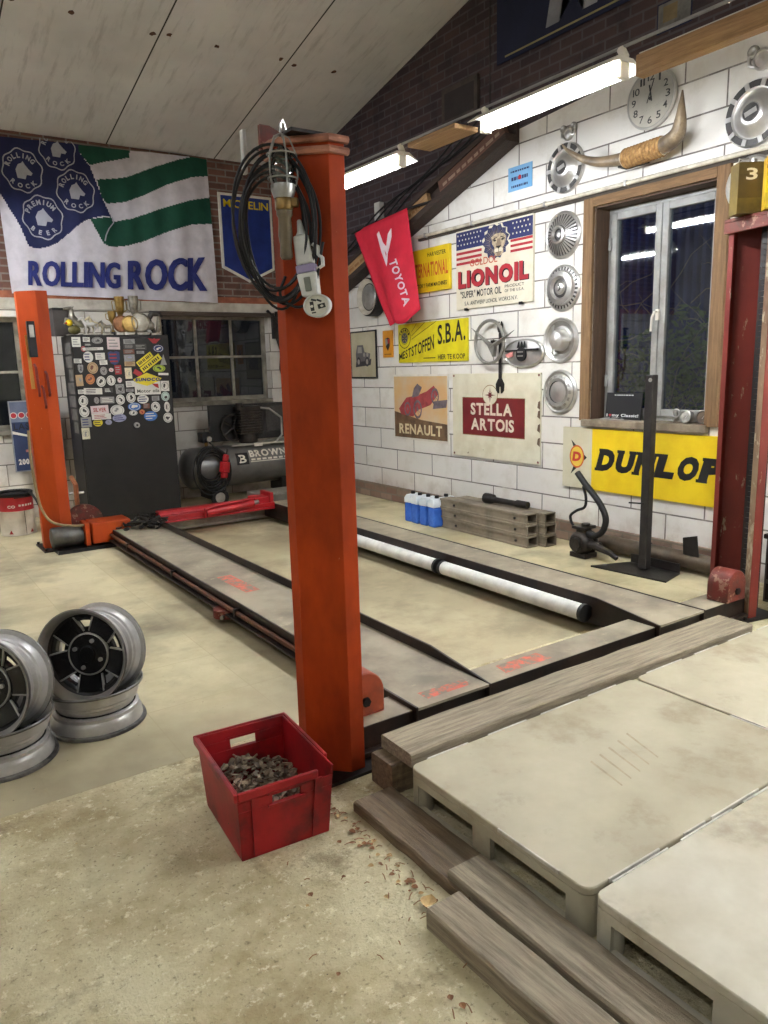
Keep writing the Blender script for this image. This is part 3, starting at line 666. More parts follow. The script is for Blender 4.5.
b = MB(); b.lathe([(.018, 0), (.024, .01), (.022, .05), (.027, .08), (.024, .14), (.03, .15), (.03, .165)], pm('rubber_grip', (104, 92, 70), (82, 74, 58), 12, .55), 20, cap0=True, cap1=True); b.build('handle', il)
b = MB(); b.lathe([(.032, .165), (.034, .17), (.034, .2), (.028, .215)], brass, 20, cap0=True, cap1=True); b.box(.02, .055, -.012, .012, .175, .205, brass); b.build('socket', il, bevel=.003)
b = MB(); b.lathe([(.024, .215), (.028, .235), (.04, .27), (.043, .31), (.034, .35), (.012, .375), (.001, .378)], lampg, 24); b.lathe([(.036, .205), (.046, .232), (.046, .25)], wire_m, 24); o = b.build('bulb', il)
b = MB()
for k in range(5):
    a = 2*PI*k/5+.3; b.tube([(.045*math.cos(a), .045*math.sin(a), .235), (.056*math.cos(a), .056*math.sin(a), .28), (.054*math.cos(a), .054*math.sin(a), .35), (.03*math.cos(a), .03*math.sin(a), .405), (0, 0, .42)], .003, wire_m, 6)
for z, r in ((.27, .055), (.35, .054)): b.tube([(r*math.cos(2*PI*i/24), r*math.sin(2*PI*i/24), z) for i in range(24)], .003, wire_m, 6, True)
b.build('cage', il)
b = MB(); b.tube([(0, 0, .42), (.0, 0, .45), (.0, .03, .47), (.0, .06, .455), (.0, .065, .43)], .004, wire_m, 6); b.build('hook', il)
hl = on_post('hand_lamp', 'white and lilac plastic hand lamp with round head hanging on the near orange post', 'lamp', 1.62)
hl.location = (PX+.034*.707-.055*.707, PY-.034*.707-.055*.707, 1.66); hl.scale = (.9, .9, .74); hl.rotation_euler = (0, -.13, -PI/4)
wp = pm('white_plastic', (204, 204, 198), (176, 178, 172), 8, .45); lil = flat('lilac_plastic', (150, 140, 172), .5)
b = MB(); b.prism([(-.03, .1), (.032, .1), (.036, .2), (-.038, .2)], 'y', -.025, .025, wp); b.prism([(-.034, .235), (.03, .235), (.024, .36), (-.028, .36)], 'y', -.022, .022, wp); b.build('handle', hl, bevel=.008)
b = MB(); b.box(-.036, .034, -.024, .024, .2, .235, lil); b.build('collar', hl, bevel=.005)
b = MB(); b.lathe([(.022, .36), (.014, .375), (.008, .42), (.005, .425)], wp, 16, cap0=True, cap1=True); b.build('cord_sleeve', hl)
b = MB(); b.tube([(.034, 0, .21), (.06, 0, .22), (.062, 0, .25), (.05, 0, .27), (.052, 0, .3), (.034, 0, .315)], .008, wp, 8); b.build('hook', hl)
b = MB(); b.box(-.012, .012, -.03, -.024, .12, .18, flat('grey_switch', (120, 124, 112), .5)); b.build('switch', hl, bevel=.004)
b = MB(); T = Matrix.Translation((.018, -.0, .055)) @ Matrix.Rotation(PI/2, 4, 'X'); b.lathe([(.046, -.02), (.05, -.01), (.05, .022), (.046, .026), (.043, .02)], wp, 32, T, True); b.build('lamp_head', hl)
b = MB(); ell(b, .018, .055, .043, .043, -.0205, pm('pale_lens', (206, 204, 190), (186, 184, 170), 6, .2))
g = flat('lens_dark_mark', (40, 44, 40), .4)
rect(b, -.006, .008, .035, .075, -.0212, g); rect(b, .022, .05, .04, .06, -.0212, g, .1); rect(b, .0, .02, .076, .084, -.0212, g, -.4); rect(b, .02, .04, .07, .078, -.0212, g, -.6); rect(b, -.004, .012, .024, .03, -.0212, g)
ell(b, .0, .055, .006, .006, -.0216, MATS['pale_lens']); ell(b, .037, .05, .006, .005, -.0216, MATS['pale_lens']); b.build('lens', hl)
# ================================================================== FLOOR THINGS
# ---- wheels
silver = pm('silver_wheel_paint', (186, 184, 181), (160, 158, 155), 6, .38, .55, 0, c3=(120, 116, 110), s3=30, lo3=.68, hi3=.72)
gloss_black = pm('gloss_black_wheel', (20, 20, 21), (30, 29, 29), 8, .25)
def make_wheel(label):
    t = thing('wheel_rim', label, 'wheel rim', group='alloy wheel rims on the left floor')
    h = .095; b = MB()
    prof = [(.203, h), (.207, h-.004), (.205, h-.014), (.192, h-.018), (.189, h-.045), (.183, h-.06), (.179, h-.066), (.179, h-.08), (.160, h-.09), (.160, -.012), (.176, -.022), (.176, -.034), (.183, -.04), (.186, -.058), (.189, -h+.016), (.205, -h+.012), (.207, -h+.004), (.203, -h),
            (.196, -h+.003), (.183, -h+.02), (.168, -.04), (.155, -.01), (.155, .0), (.158, .03), (.178, h-.045), (.184, h-.02), (.197, h-.003), (.203, h)]
    lipm = pm('tyre_marked_lip', (120, 117, 113), (58, 56, 54), 7, .45, .4); dk = pm('smoky_wheel_black', (44, 43, 43), (30, 30, 30), 8, .4, .2)
    b.lathe(prof, None, 56, mats=[lipm]*3+[silver]*12+[lipm]*3+[silver]*4+[dk, dk, silver, silver, silver]); b.build('barrel', t, angle=28)
    d = MB(); z = .012
    d.lathe([(.001, z+.03), (.034, z+.03), (.037, z+.02), (.086, z+.016), (.092, z+.004), (.092, z-.02), (.03, z-.03)], gloss_black, 40)
    d.lathe([(.09, z+.004), (.118, z+.008), (.118, z-.018), (.09, z-.018)], gloss_black, 40)
    d.lathe([(.150, z+.02), (.166, z+.03), (.166, z-.01), (.150, z-.008), (.150, z+.02)], gloss_black, 40)
    for k in range(5):
        a = 2*PI*k/5+.3; c, s = math.cos(a), math.sin(a)
        def P(r, w_, zz): return (r*c-w_*s, r*s+w_*c, zz)
        d.add([P(.085, -.05, z+.012), P(.085, .05, z+.012), P(.163, .062, z+.03), P(.163, -.062, z+.03), P(.085, -.05, z-.018), P(.085, .05, z-.018), P(.163, .062, z-.0), P(.163, -.062, z-.0)], [(0, 3, 2, 1), (4, 5, 6, 7), (0, 1, 5, 4), (1, 2, 6, 5), (2, 3, 7, 6), (3, 0, 4, 7)], gloss_black)
        for sg in (-1, 1):
            d.add([P(.088, sg*.05-.003, z+.0145), P(.088, sg*.05+.003, z+.0145), P(.166, sg*.062+.004, z+.0335), P(.166, sg*.062-.004, z+.0335), P(.088, sg*.05-.003, z+.004), P(.088, sg*.05+.003, z+.004), P(.166, sg*.062+.004, z+.02), P(.166, sg*.062-.004, z+.02)], [(0, 1, 2, 3), (0, 4, 5, 1), (1, 5, 6, 2), (3, 2, 6, 7), (0, 3, 7, 4)], silver)
    o = d.build('spoke_disc', t, bevel=.0015)
    r = MB(); r.lathe([(.086, z+.0175), (.087, z+.021), (.093, z+.019), (.0935, z+.004)], silver, 40); r.build('hub_ring', o)
    for k in range(4):
        a = PI/2*k+.5; n = MB(); n.cyl((.062*math.cos(a), .062*math.sin(a), z+.014), (.062*math.cos(a), .062*math.sin(a), z+.028), .009, chrome, 10); n.build('lug_seat', o)
    return t
w1 = make_wheel('silver wheel rim lying flat below the tilted one, stack nearer the lift')
w1.location = (.672, 3.285, .095)
w1.rotation_euler = (PI, 0, .4)
qv = look_z((-.56, -.62, .13))
dup(w1, (.68, 3.305, .31), 'silver wheel rim with black spokes tilted on top, stack nearer the lift', rot=qv)
dup(w1, (.278, 3.17, .095), 'silver wheel rim lying flat at the bottom of the stack cut by the picture edge', rz=1.0).rotation_euler = (PI, 0, 1.0)
dup(w1, (.272, 3.185, .31), 'silver black-spoked rim tilted on top of the stack cut by the picture edge', rot=look_z((-.52, -.66, .14)) @ Quaternion((0, 0, 1), .5))
# ---- red crate with scrap
cr = thing('plastic_crate', 'red stacking crate with broken rim standing before the near orange post', 'crate', (.95, 2.165, 0), -.08)
b = MB(); hx0, hy0, hx1, hy1, H, tk = .150, .182, .162, .212, .25, .006
def wl_(side, u0, u1, z0, z1):
    """panel of the flaring wall between u0..u1 (-1..1 along it) and heights z0..z1"""
    def P(u, z, off):
        k = z/H; hx, hy = hx0+(hx1-hx0)*k-off, hy0+(hy1-hy0)*k-off
        return {'f': (u*hx, -hy, z), 'k': (u*hx, hy, z), 'l': (-hx, u*hy, z), 'r': (hx, u*hy, z)}[side]
    v = [P(u, z, o) for o in (0, tk) for u, z in ((u0, z0), (u1, z0), (u1, z1), (u0, z1))]
    fs = [(0, 1, 2, 3), (7, 6, 5, 4), (0, 4, 5, 1), (1, 5, 6, 2), (2, 6, 7, 3), (3, 7, 4, 0)]
    if side in 'kl': fs = [f_[::-1] for f_ in fs]
    b.add(v, fs, crate_red)
b.box(-hx0, hx0, -hy0, hy0, .0, .008, crate_red)
for s_ in 'lr': wl_(s_, -1, 1, 0, H)
for s_ in 'fk':
    q = .64 if s_ == 'f' else 1
    wl_(s_, -1, 1, 0, .178); wl_(s_, -1, -.3, .178, .214); wl_(s_, .3, 1, .178, .214); wl_(s_, -1, q, .214, H)
b.build('body', cr, bevel=.002)
b = MB()
def rimbar(p, q, w_=.012, z0=.226, z1=.254):
    p, q = Vector(p), Vector(q); d = (q-p).normalized(); nn = Vector((d.y, -d.x))
    pts = [p, q, q+nn*w_, p+nn*w_]; b.prism([(a.x, a.y) for a in pts], 'z', z0, z1, crate_red)
rimbar((-hx1, -hy1-.0), (.64*hx1, -hy1)); rimbar((hx1, -hy1+.07), (hx1, hy1)); rimbar((hx1+.01, hy1), (-hx1-.01, hy1)); rimbar((-hx1, hy1), (-hx1, -hy1-.01))
b.build('rim', cr, bevel=.004)
b = MB()
for u in (-.66, .66):
    for sd in (-1, 1):
        b = MB()
        for (z0, z1) in ((.012, .222),):
            k = z0/H; ya, yb = hy0+(hy1-hy0)*z0/H, hy0+(hy1-hy0)*z1/H; xa, xb = u*hx0, u*hx1
            b.add([(xa-.012, sd*ya, z0), (xa+.012, sd*ya, z0), (xb+.012, sd*yb, z1), (xb-.012, sd*yb, z1), (xa-.012, sd*(ya+.007), z0), (xa+.012, sd*(ya+.007), z0), (xb+.012, sd*(yb+.007), z1), (xb-.012, sd*(yb+.007), z1)], [(4, 5, 6, 7), (0, 4, 7, 3), (1, 2, 6, 5), (3, 7, 6, 2), (0, 1, 5, 4)], crate_red)
        b.build('side_rib', cr)
for zz in (.174, .218):
    yb = hy0+(hy1-hy0)*zz/H
    for sd in (-1, 1): b = MB(); b.box(-.062, .062, sd*yb-.008, sd*yb+.008, zz-.004, zz+.004, crate_red); b.build('handle_rib', cr)
sc_ = MB(); rs = random.Random(5); s1 = pm('scrap_steel', (160, 146, 122), (110, 100, 86), 20, .45, .4); s2 = pm('scrap_dull', (92, 82, 70), (124, 110, 92), 20, .6, .3)
for k in range(620):
    x, y = rs.uniform(-.138, .138), rs.uniform(-.172, .172); z = .055+.06*(.5+.5*math.sin(x*14+y*8+1))*(.4+.6*rs.random())+.05*(y/.19*.5+.5)
    q = Matrix.Translation((x, y, z)) @ Matrix.Rotation(rs.random()*6, 4, 'Z') @ Matrix.Rotation(rs.uniform(-.7, .7), 4, 'X') @ Matrix.Rotation(rs.uniform(-.7, .7), 4, 'Y'); m = s1 if rs.random() < .6 else s2
    if rs.random() < .55:
        r = rs.uniform(.007, .013); n = 8; sc_.add([q @ Vector((r*math.cos(2*PI*i/n), r*math.sin(2*PI*i/n), zz)) for zz in (-.001, .001) for i in range(n)], [list(range(n))[::-1], [n+i for i in range(n)]]+[[i, (i+1) % n, n+(i+1) % n, n+i] for i in range(n)], m)
    else:
        a, c_ = rs.uniform(.01, .022), rs.uniform(.003, .007); v = [q @ Vector((sx*a, sy*c_, sz*.0018)) for sz in (-1, 1) for sy in (-1, 1) for sx in (-1, 1)]
        sc_.add(v, [(0, 2, 3, 1), (4, 5, 7, 6), (0, 1, 5, 4), (2, 6, 7, 3), (0, 4, 6, 2), (1, 3, 7, 5)], m)
sc_.box(-.14, .14, -.172, .172, .0085, .055, s2)
tag(sc_.build('scrap_metal', loc=(.95, 2.165, 0), rot=(0, 0, -.08)), 'heap of small scrap metal pieces filling the red crate', 'scrap metal', kind='stuff')

# ---- plastic pallets: flat lid, fork slots in the short side, chrome-like worn edge
plm = pm('grey_pallet_plastic', (180, 173, 150), (158, 149, 126), 2.2, .6, 0, .1, .35, .65, c3=(128, 116, 94), s3=4, lo3=.54, hi3=.8, spec=.25)
plm2 = pm('pale_pallet_plastic', (206, 201, 184), (180, 172, 150), 3, .6, 0, .1, .35, .65, c3=(120, 104, 84), s3=2.6, lo3=.56, hi3=.8, spec=.25)
edge_m = pm('worn_bright_edge', (216, 212, 200), (170, 164, 150), 12, .35)
def pallet(label, x0, x1, y0, y1, m, fleck=None):
    cx, cy = (x0+x1)/2, (y0+y1)/2; t = thing('plastic_pallet', label, 'pallet', (cx, cy, 0), 0, 'grey plastic pallets laid as a platform')
    W_, D_ = x1-x0, y1-y0; r = .035
    def rr_(w_, d_, rad, n=5):
        return [(sx*(w_/2-rad)+rad*math.cos(a0+PI/2*i/n), sy*(d_/2-rad)+rad*math.sin(a0+PI/2*i/n)) for sx, sy, a0 in ((1, 1, 0), (-1, 1, PI/2), (-1, -1, PI), (1, -1, 3*PI/2)) for i in range(n+1)]
    b = MB(); b.prism(rr_(W_, D_, r), 'z', .125, .15, m, True); b.build('deck', t, bevel=.004)
    # skirt with two fork openings on each short side (local -x / +x), one long on the others
    s = MB()
    def skirt(o, u, n_, L_, holes):
        o, u, n_ = Vector(o), Vector(u), Vector(n_); e = [0]+[h for p in holes for h in p]+[L_]; th = .018
        def slab(a, c_, z0, z1):
            p = [o+u*a, o+u*c_, o+u*c_+n_*th, o+u*a+n_*th]; s.prism([(q.x, q.y) for q in p], 'z', z0, z1, m)
        for i in range(0, len(e)-1, 2): slab(e[i], e[i+1], 0, .126)
        for h0, h1 in holes: slab(h0, h1, .098, .126); slab(h0, h1, 0, .022)
    for sg in (-1, 1):
        skirt((sg*W_/2, -D_/2+r, 0), (0, 1, 0), (-sg, 0, 0), D_-2*r, [(.04, .34), (.42, .70)])
        skirt((-W_/2+r, sg*D_/2, 0), (1, 0, 0), (0, -sg, 0), W_-2*r, [(.1, .5), (.63, 1.03)])
        for sh_ in (-1, 1):
            s.lathe([(r, 0), (r, .126)], m, 24, Matrix.Translation((sg*(W_/2-r), sh_*(D_/2-r), 0)))
    s.build('skirt', t)
    for gx in (-.0,):
        f_ = MB(); f_.box(-.09, .09, -D_/2+.06, D_/2-.06, 0, .12, dark); f_.build('skid', t)
    rs = random.Random(len(label))
    def clip(*bx):
        e = MB(); e.box(*bx, edge_m); e.build('lid_clip', t, bevel=.002)
    for sd in (-1, 1):
        u = -W_/2+.08
        while u < W_/2-.15:
            l = rs.uniform(.1, .26); clip(u, min(u+l, W_/2-.06), sd*(D_/2)-.003, sd*(D_/2)+.003, .139, .1525); u += l+rs.uniform(.03, .12)
    for sd in (-1, 1): clip(sd*W_/2-.003, sd*W_/2+.003, -D_/2+.1, -D_/2+.34, .140, .152)
    return t
pallet('grey plastic pallet behind the near orange post, with faint scratch marks on its lid', 1.385, 2.59, 1.145, 1.93, plm)
pallet('pale dusty plastic pallet nearest the viewer with one long fork slot', 1.385, 2.59, .335, 1.132, plm2)
pallet('grey plastic pallet next to the red brown lift post', 2.602, 3.8, 1.145, 1.93, plm)
for o_ in [o for o in COL.objects if o.name.startswith('plastic_pallet')][:1]:
    for i in range(5):
        a = hit(590+9*i, 762-7*i, 2, .151)-o_.location; c_ = hit(622+9*i, 786-7*i, 2, .151)-o_.location
        k = MB(); k.add([(a.x, a.y, .1508), (a.x+.012, a.y+.004, .1508), (c_.x+.008, c_.y+.004, .1508), (c_.x, c_.y, .1508)], [(0, 1, 2, 3)], pm('faint_scratch', (166, 154, 128), None, 20, .7)); k.build('scratch_mark', o_)
# ---- timbers
def plank(name, label, size, loc, rz, m, wob=.006, seed=1, cat='plank', group=None, rot=None):
    """weathered board along its local y"""
    W_, L_, H_ = size; n = 14; rs = random.Random(seed); b = MB(); rows = []
    for i in range(n+1):
        y = -L_/2+L_*i/n; j = [rs.uniform(-wob, wob) for _ in range(6)]; c_ = .006
        rows.append([(-W_/2+j[0], y, 0), (W_/2+j[1], y, 0), (W_/2+j[1], y, H_-c_+j[2]*.3), (W_/2-c_+j[1], y, H_+j[2]*.3), (-W_/2+c_+j[0], y, H_+j[3]*.3), (-W_/2+j[0], y, H_-c_+j[3]*.3)])
    v = [p for r in rows for p in r]; fs = []
    for i in range(n):
        for k in range(6): fs.append((i*6+k, i*6+(k+1) % 6, (i+1)*6+(k+1) % 6, (i+1)*6+k))
    fs = [f_[::-1] for f_ in fs]
    b.add(v, fs, m); b.add(rows[0], [list(range(6))], m); b.add(rows[-1], [list(range(6))[::-1]], m)
    return tag(b.build(name, loc=loc, rot=rot or (0, 0, rz)), label, cat, group)
tg = 'old timbers laid as a ramp'
plank('plank', 'long grey plank lying along the front crossbeam of the lift', (.19, 2.16, .052), (2.5, 2.06, .115), PI/2, wd, .005, 3, group=tg)
plank('timber', 'short thick timber block under the left end of the long plank', (.13, .21, .115), (1.475, 2.08, 0), PI/2, wdo, .003, 5, 'timber', tg)
plank('timber', 'short timber block under the right end of the long plank', (.12, .16, .113), (3.46, 2.06, 0), PI/2, wdo, .003, 6, 'timber', tg)
plank('plank', 'short brown board lying against the pallet, nearest the near orange post', (.165, .6, .036), (1.295, 1.72, 0), 0, wdo, .003, 8, group=tg)
plank('timber', 'long grey beam leaning along the pale pallet in the foreground', (.136, 1.2, .062), (1.288, .92, .0365 if 0 else 0), 0, wd, .003, 9, 'beam', tg)
plank('timber', 'outermost weathered beam in the foreground, farthest from the pallets', (.118, 1.1, .06), (1.148, .885, 0), .02, wd, .003, 12, 'beam', tg)
# ---- leaves and litter beside the boards
lv = MB(); rs = random.Random(21); l1 = pm('dry_leaf', (150, 104, 66), (116, 80, 52), 30, .7); l2 = pm('pale_dry_leaf', (196, 166, 112), (160, 128, 84), 30, .7)
def leaf(mb, p, s, a, m, curl=.4):
    q = Matrix.Translation(p) @ Matrix.Rotation(a, 4, 'Z'); v = []
    for i in range(7):
        t = i/6; wv = s*.42*math.sin(PI*min(1, t*1.05))**.8+.0005; z = s*curl*(t-.5)**2
        v += [q @ Vector((s*(t-.5), -wv, z+wv*.6)), q @ Vector((s*(t-.5), 0, z)), q @ Vector((s*(t-.5), wv, z+wv*.5))]
    mb.add(v, [f_ for i in range(6) for f_ in ((i*3, i*3+1, i*3+4, i*3+3), (i*3+1, i*3+2, i*3+5, i*3+4))], m)
for k in range(150):
    y = rs.uniform(1.3, 2.15); x = 1.17-abs(rs.gauss(0, .035))-.0*y
    if rs.random() < .2: x, y = rs.uniform(.75, 1.18), rs.uniform(1.1, 2.1)
    if .74 < x < 1.14 and y > 1.9: continue
    if rs.random() < .45: leaf(lv, (x, y, .003), rs.uniform(.008, .022), rs.random()*6, l1 if rs.random() < .7 else l2)
    else:
        a = rs.random()*6; l = rs.uniform(.01, .035); lv.tube([(x, y, .004), (x+l*math.cos(a)*.5, y+l*math.sin(a)*.5, .008), (x+l*math.cos(a), y+l*math.sin(a), .004)], .0016, l1, 4)
for k in range(160):
    x, y = rs.uniform(-.3, 1.2), rs.uniform(.7, 3.6); a = rs.random()*6; l = rs.uniform(.002, .006)
    if (.74 < x < 1.16 and 1.9 < y < 2.42) or ((x-.672)**2+(y-3.285)**2 < .06) or ((x-.278)**2+(y-3.17)**2 < .06): continue
    lv.add([(x, y, .001), (x+l, y+l*.3, .002), (x+l*.8, y+l, .0015), (x-l*.2, y+l*.7, .001)], [(0, 1, 2, 3)], s2 if rs.random() < .8 else l2)
tag(lv.build('litter'), 'dry leaf scraps and twigs littering the concrete beside the boards', 'litter', kind='stuff')
lf = MB(); leaf(lf, (0, 0, .006), .055, 0, l2, .7); tag(lf.build('dry_leaf', loc=(1.135, 1.5, 0), rot=(0, 0, .6)), 'curled pale dry leaf on the concrete beside the foreground beams', 'leaf')
lf = MB(); leaf(lf, (0, 0, .006), .05, 0, l1, .7); tag(lf.build('dry_leaf', loc=(1.15, 1.385, 0), rot=(0, 0, 2.6)), 'brown dry leaf at the end of the outermost weathered beam', 'leaf')

# ---- along the right-hand wall
blue = pm('blue_fluid', (64, 112, 202), (44, 88, 178), 6, .25); clearp = pm('milky_plastic', (216, 222, 226), (196, 204, 212), 6, .35)
def jerry(label, loc, rz):
    t = thing('fluid_bottle', label, 'bottle', loc, rz, 'screen wash bottles by the wall')
    b = MB(); b.prism([(-.05, -.075), (.05, -.075), (.05, .075), (-.05, .075)], 'z', 0, .19, blue); b.build('fluid', t, bevel=.016)
    b = MB(); b.prism([(-.05, .191), (.05, .191), (.05, .235), (.018, .272), (-.03, .272), (-.05, .24)], 'y', -.074, .074, clearp); b.tube([(.035, 0, .23), (.055, 0, .25), (.05, 0, .2)], .009, clearp, 8); b.build('shoulder', t, bevel=.012)
    b = MB(); b.cyl((-.0, 0, .27), (0, 0, .298), .021, black, 18); b.build('cap', t)
    return t
j0 = jerry('bottle of blue screen wash, farthest of the row from the stacked beams', (4.345, 5.88, 0), PI/2+.1)
for (x, y, r_, lb) in ((4.335, 5.755, -.05, 'bottle of blue screen wash, second of the row from the far end'), (4.34, 5.63, .08, 'bottle of blue screen wash, third of the row from the far end'), (4.345, 5.505, -.06, 'bottle of blue screen wash, fourth of the row from the far end'), (4.47, 5.52, .1, 'bottle of blue screen wash touching the stacked beams')): dup(j0, (x, y, 0), lb, PI/2+r_)
# stacked grey channel beams
chm = pm('grimy_grey_channel', (142, 130, 112), (108, 98, 84), 5, .7, .1, .15)
def channel(label, loc, rz, L_):
    t = MB(); w_, h_ = .125, .092
    t.box(-w_/2, w_/2, -L_/2, L_/2, h_-.012, h_, chm); t.box(-w_/2, w_/2, -L_/2, L_/2, 0, .012, chm); t.box(-w_/2, -w_/2+.012, -L_/2, L_/2, .012, h_-.012, chm)
    t.box(w_/2-.012, w_/2, -L_/2, L_/2, .012, h_-.012, chm)
    t.box(-w_/2-.008, -w_/2, -L_/2+.0, L_/2, .0, .02, chm); t.box(-w_/2-.008, -w_/2, -L_/2, L_/2, h_-.02, h_, chm)
    for yy in (-L_*.38, L_*.32): t.cyl((-w_/2-.012, yy, h_/2), (-w_/2-.0, yy, h_/2), .012, dark, 10)
    t.box(-w_/2+.012, w_/2-.012, -L_/2+.2, -L_/2+.21, .012, h_-.012, dark)
    return tag(t.build('channel_beam', loc=loc, rot=(0, 0, rz), bevel=.003), label, 'steel beam', 'stacked channel beams by the wall')
for k in range(3):
    for j in range(2):
        channel(('lowest', 'middle', 'topmost')[k]+' grimy channel beam, '+('front' if j == 0 else 'wall side')+' column of the stack', (4.42+.142*j, 4.88+.01*k-.07*j, .001+.0935*k), .006*(k-1), 1.12)
b = MB(); b.M = Matrix.Translation((0, 0, 0)); b.tube([(0, .26, .035), (.0, .2, .035), (.0, .16, .035), (0, .14, .03), (0, -.1, .028), (0, -.12, .03), (0, -.24, .03)], [.045, .045, .04, .026, .024, .032, .03], dark, 14); tag(b.build('drive_shaft', loc=(4.5, 4.72, .292), rot=(0, 0, .06)), 'dark steel shaft end lying on top of the stacked channel beams', 'shaft')
# oil pump with hose
op = thing('hand_pump', 'black oily pump with curved hose standing beside the stacked beams', 'pump', (4.5, 3.86, 0))
cast = pm('oily_cast_iron', (42, 38, 36), (64, 56, 50), 10, .4, .4, .2)
b = MB(); T = Matrix.Translation((0, 0, .115)) @ Matrix.Rotation(PI/2, 4, 'Y'); b.lathe([(.02, -.09), (.07, -.085), (.09, -.06), (.095, -.01), (.08, .03), (.1, .035), (.1, .06), (.06, .07)], cast, 24, T, True, True); b.box(-.07, .07, -.08, .08, .0, .04, cast)
b.cyl((0, .0, .15), (0, 0, .235), .06, cast, 18); b.cyl((-.03, -.05, .11), (-.03, -.19, .12), .03, cast, 14); b.build('pump_body', op, bevel=.006)
b = MB(); b.box(-.075, .075, -.06, .06, .225, .25, cast); b.cyl((.0, -.02, .25), (0, -.02, .27), .035, cast, 12); b.build('pump_lid', op, bevel=.006)
b = MB(); b.tube(sm([(-.02, -.06, .2), (-.02, -.13, .19), (-.02, -.2, .24), (-.02, -.225, .34), (-.02, -.17, .44), (-.02, -.09, .52), (-.02, -.02, .58), (-.02, .06, .66)]), .024, rubber, 12); b.build('hose', op)
b = MB(); b.tube(sm([(-.02, .05, .22), (-.02, .1, .25), (-.02, .12, .31), (-.02, .06, .36), (-.02, -.02, .4), (-.02, -.03, .48), (-.02, -.0, .56)]), .011, rubber, 8); b.build('thin_hose', op)
b = MB(); b.cyl((-.1, -.02, .12), (-.13, -.02, .12), .05, cast, 16); b.tube([(-.06, -.18, .12), (-.05, -.3, .09), (-.05, -.36, .06)], [.03, .022, .018], cast, 10); b.build('drive_end', op)
# long pipe on the floor
pp = thing('exhaust_pipe', 'long brown steel pipe lying along the foot of the wall', 'pipe', (4.72, 3.3, .085))
b = MB(); b.tube([(0, .75, 0), (0, .4, 0), (0, -.2, -.0), (-.02, -.7, -.0)], .062, pm('brown_pipe', (92, 80, 66), (66, 58, 50), 8, .5, .4, .1), 20); b.build('tube', pp)
b = MB(); b.tube([(0, .15, 0), (0, .13, 0)], .075, dark, 20); b.build('clamp_ring', pp)
b = MB(); b.prism([(-.32, .05), (-.2, .05), (-.19, .17), (-.3, .2)], 'x', -.052, -.04, dark); b.build('bracket', pp, bevel=.003)
# steel stand with a tall square pole
st = thing('steel_stand', 'tall dark steel stand on an angle iron foot before the yellow sign', 'stand', (4.5, 3.295, 0), .0)
b = MB(); b.box(-.03, .03, -.032, .032, .02, 1.4, pm('dark_square_tube', (62, 58, 56), (48, 45, 44), 6, .45, .5)); b.build('pole', st, bevel=.006)
b = MB(); b.cyl((-.034, -.012, 1.365), (-.03, -.012, 1.365), .014, chrome2, 10); b.build('bolt', st)
b = MB(); b.prism([(-.2, .32), (-.14, -.28), (.12, -.21), (.12, .2)], 'z', 0, .012, dark); b.build('foot_plate', st); b = MB(); b.prism([(.108, .2), (.12, .2), (.12, -.21), (.108, -.21)], 'z', .012, .075, dark); b.build('foot_angle', st)
b = MB(); b.cyl((-.03, .0, .5), (-.07, .1, .5), .006, dark, 8); b.build('pin', st)
# tool chest at the right edge
tc = thing('drawer_chest', 'dark metal drawer chest half hidden behind the red brown lift post', 'drawer chest', (4.52, 2.0, 0))
gm = pm('grey_chest_metal', (92, 88, 82), (70, 66, 62), 7, .5, .3)
b = MB(); b.box(-.2, .3, -.3, .32, .05, .46, gm); b.box(-.22, .3, -.31, .33, .44, .47, dark); b.build('cabinet_body', tc, bevel=.006)
for k in range(3):
    b = MB(); b.box(-.215, -.2, -.28, .3, .07+k*.125, .17+k*.125, dark); d = b.build('drawer', tc, bevel=.004)
    b = MB(); b.box(-.235, -.215, -.2, .22, .14+k*.125, .155+k*.125, chrome2); b.build('handle', d, bevel=.003)
b = MB(); b.box(-.15, .25, -.25, .27, 0, .05, black); b.build('plinth', tc)
b = MB(); b.lathe([(.02, 0), (.06, .0), (.07, .03), (.05, .07), (.02, .08)], dark, 20, cap1=True); tag(b.build('metal_bowl', loc=(4.42, 2.22, .471)), 'small dark metal tin standing on the drawer chest', 'tin')
# ================================================================== RIGHT WALL
FX = WX-.002
def wall_sign(mb, name, label, cat, y_left, z_bot, x=None, group=None, bevel=.002):
    return tag(mb.build(name, loc=(FX if x is None else x, y_left, z_bot), rot=(0, 0, RW), bevel=bevel), label, cat, group)
yel = pm('yellow_enamel', (232, 202, 36), (222, 188, 30), 6, .4); yel2 = pm('acid_yellow_enamel', (222, 208, 30), (208, 190, 28), 8, .4)
signred = pm('sign_red', (178, 40, 50), (160, 34, 44), 8, .45); maroon = pm('maroon_enamel', (120, 32, 36), (106, 28, 32), 6, .45)
navy = pm('navy_blue', (40, 46, 98), (34, 40, 86), 8, .5); oran = flat('sign_orange', (204, 92, 40), .5)
ivory = pm('ivory_enamel', (226, 218, 196), (214, 204, 178), 6, .45)
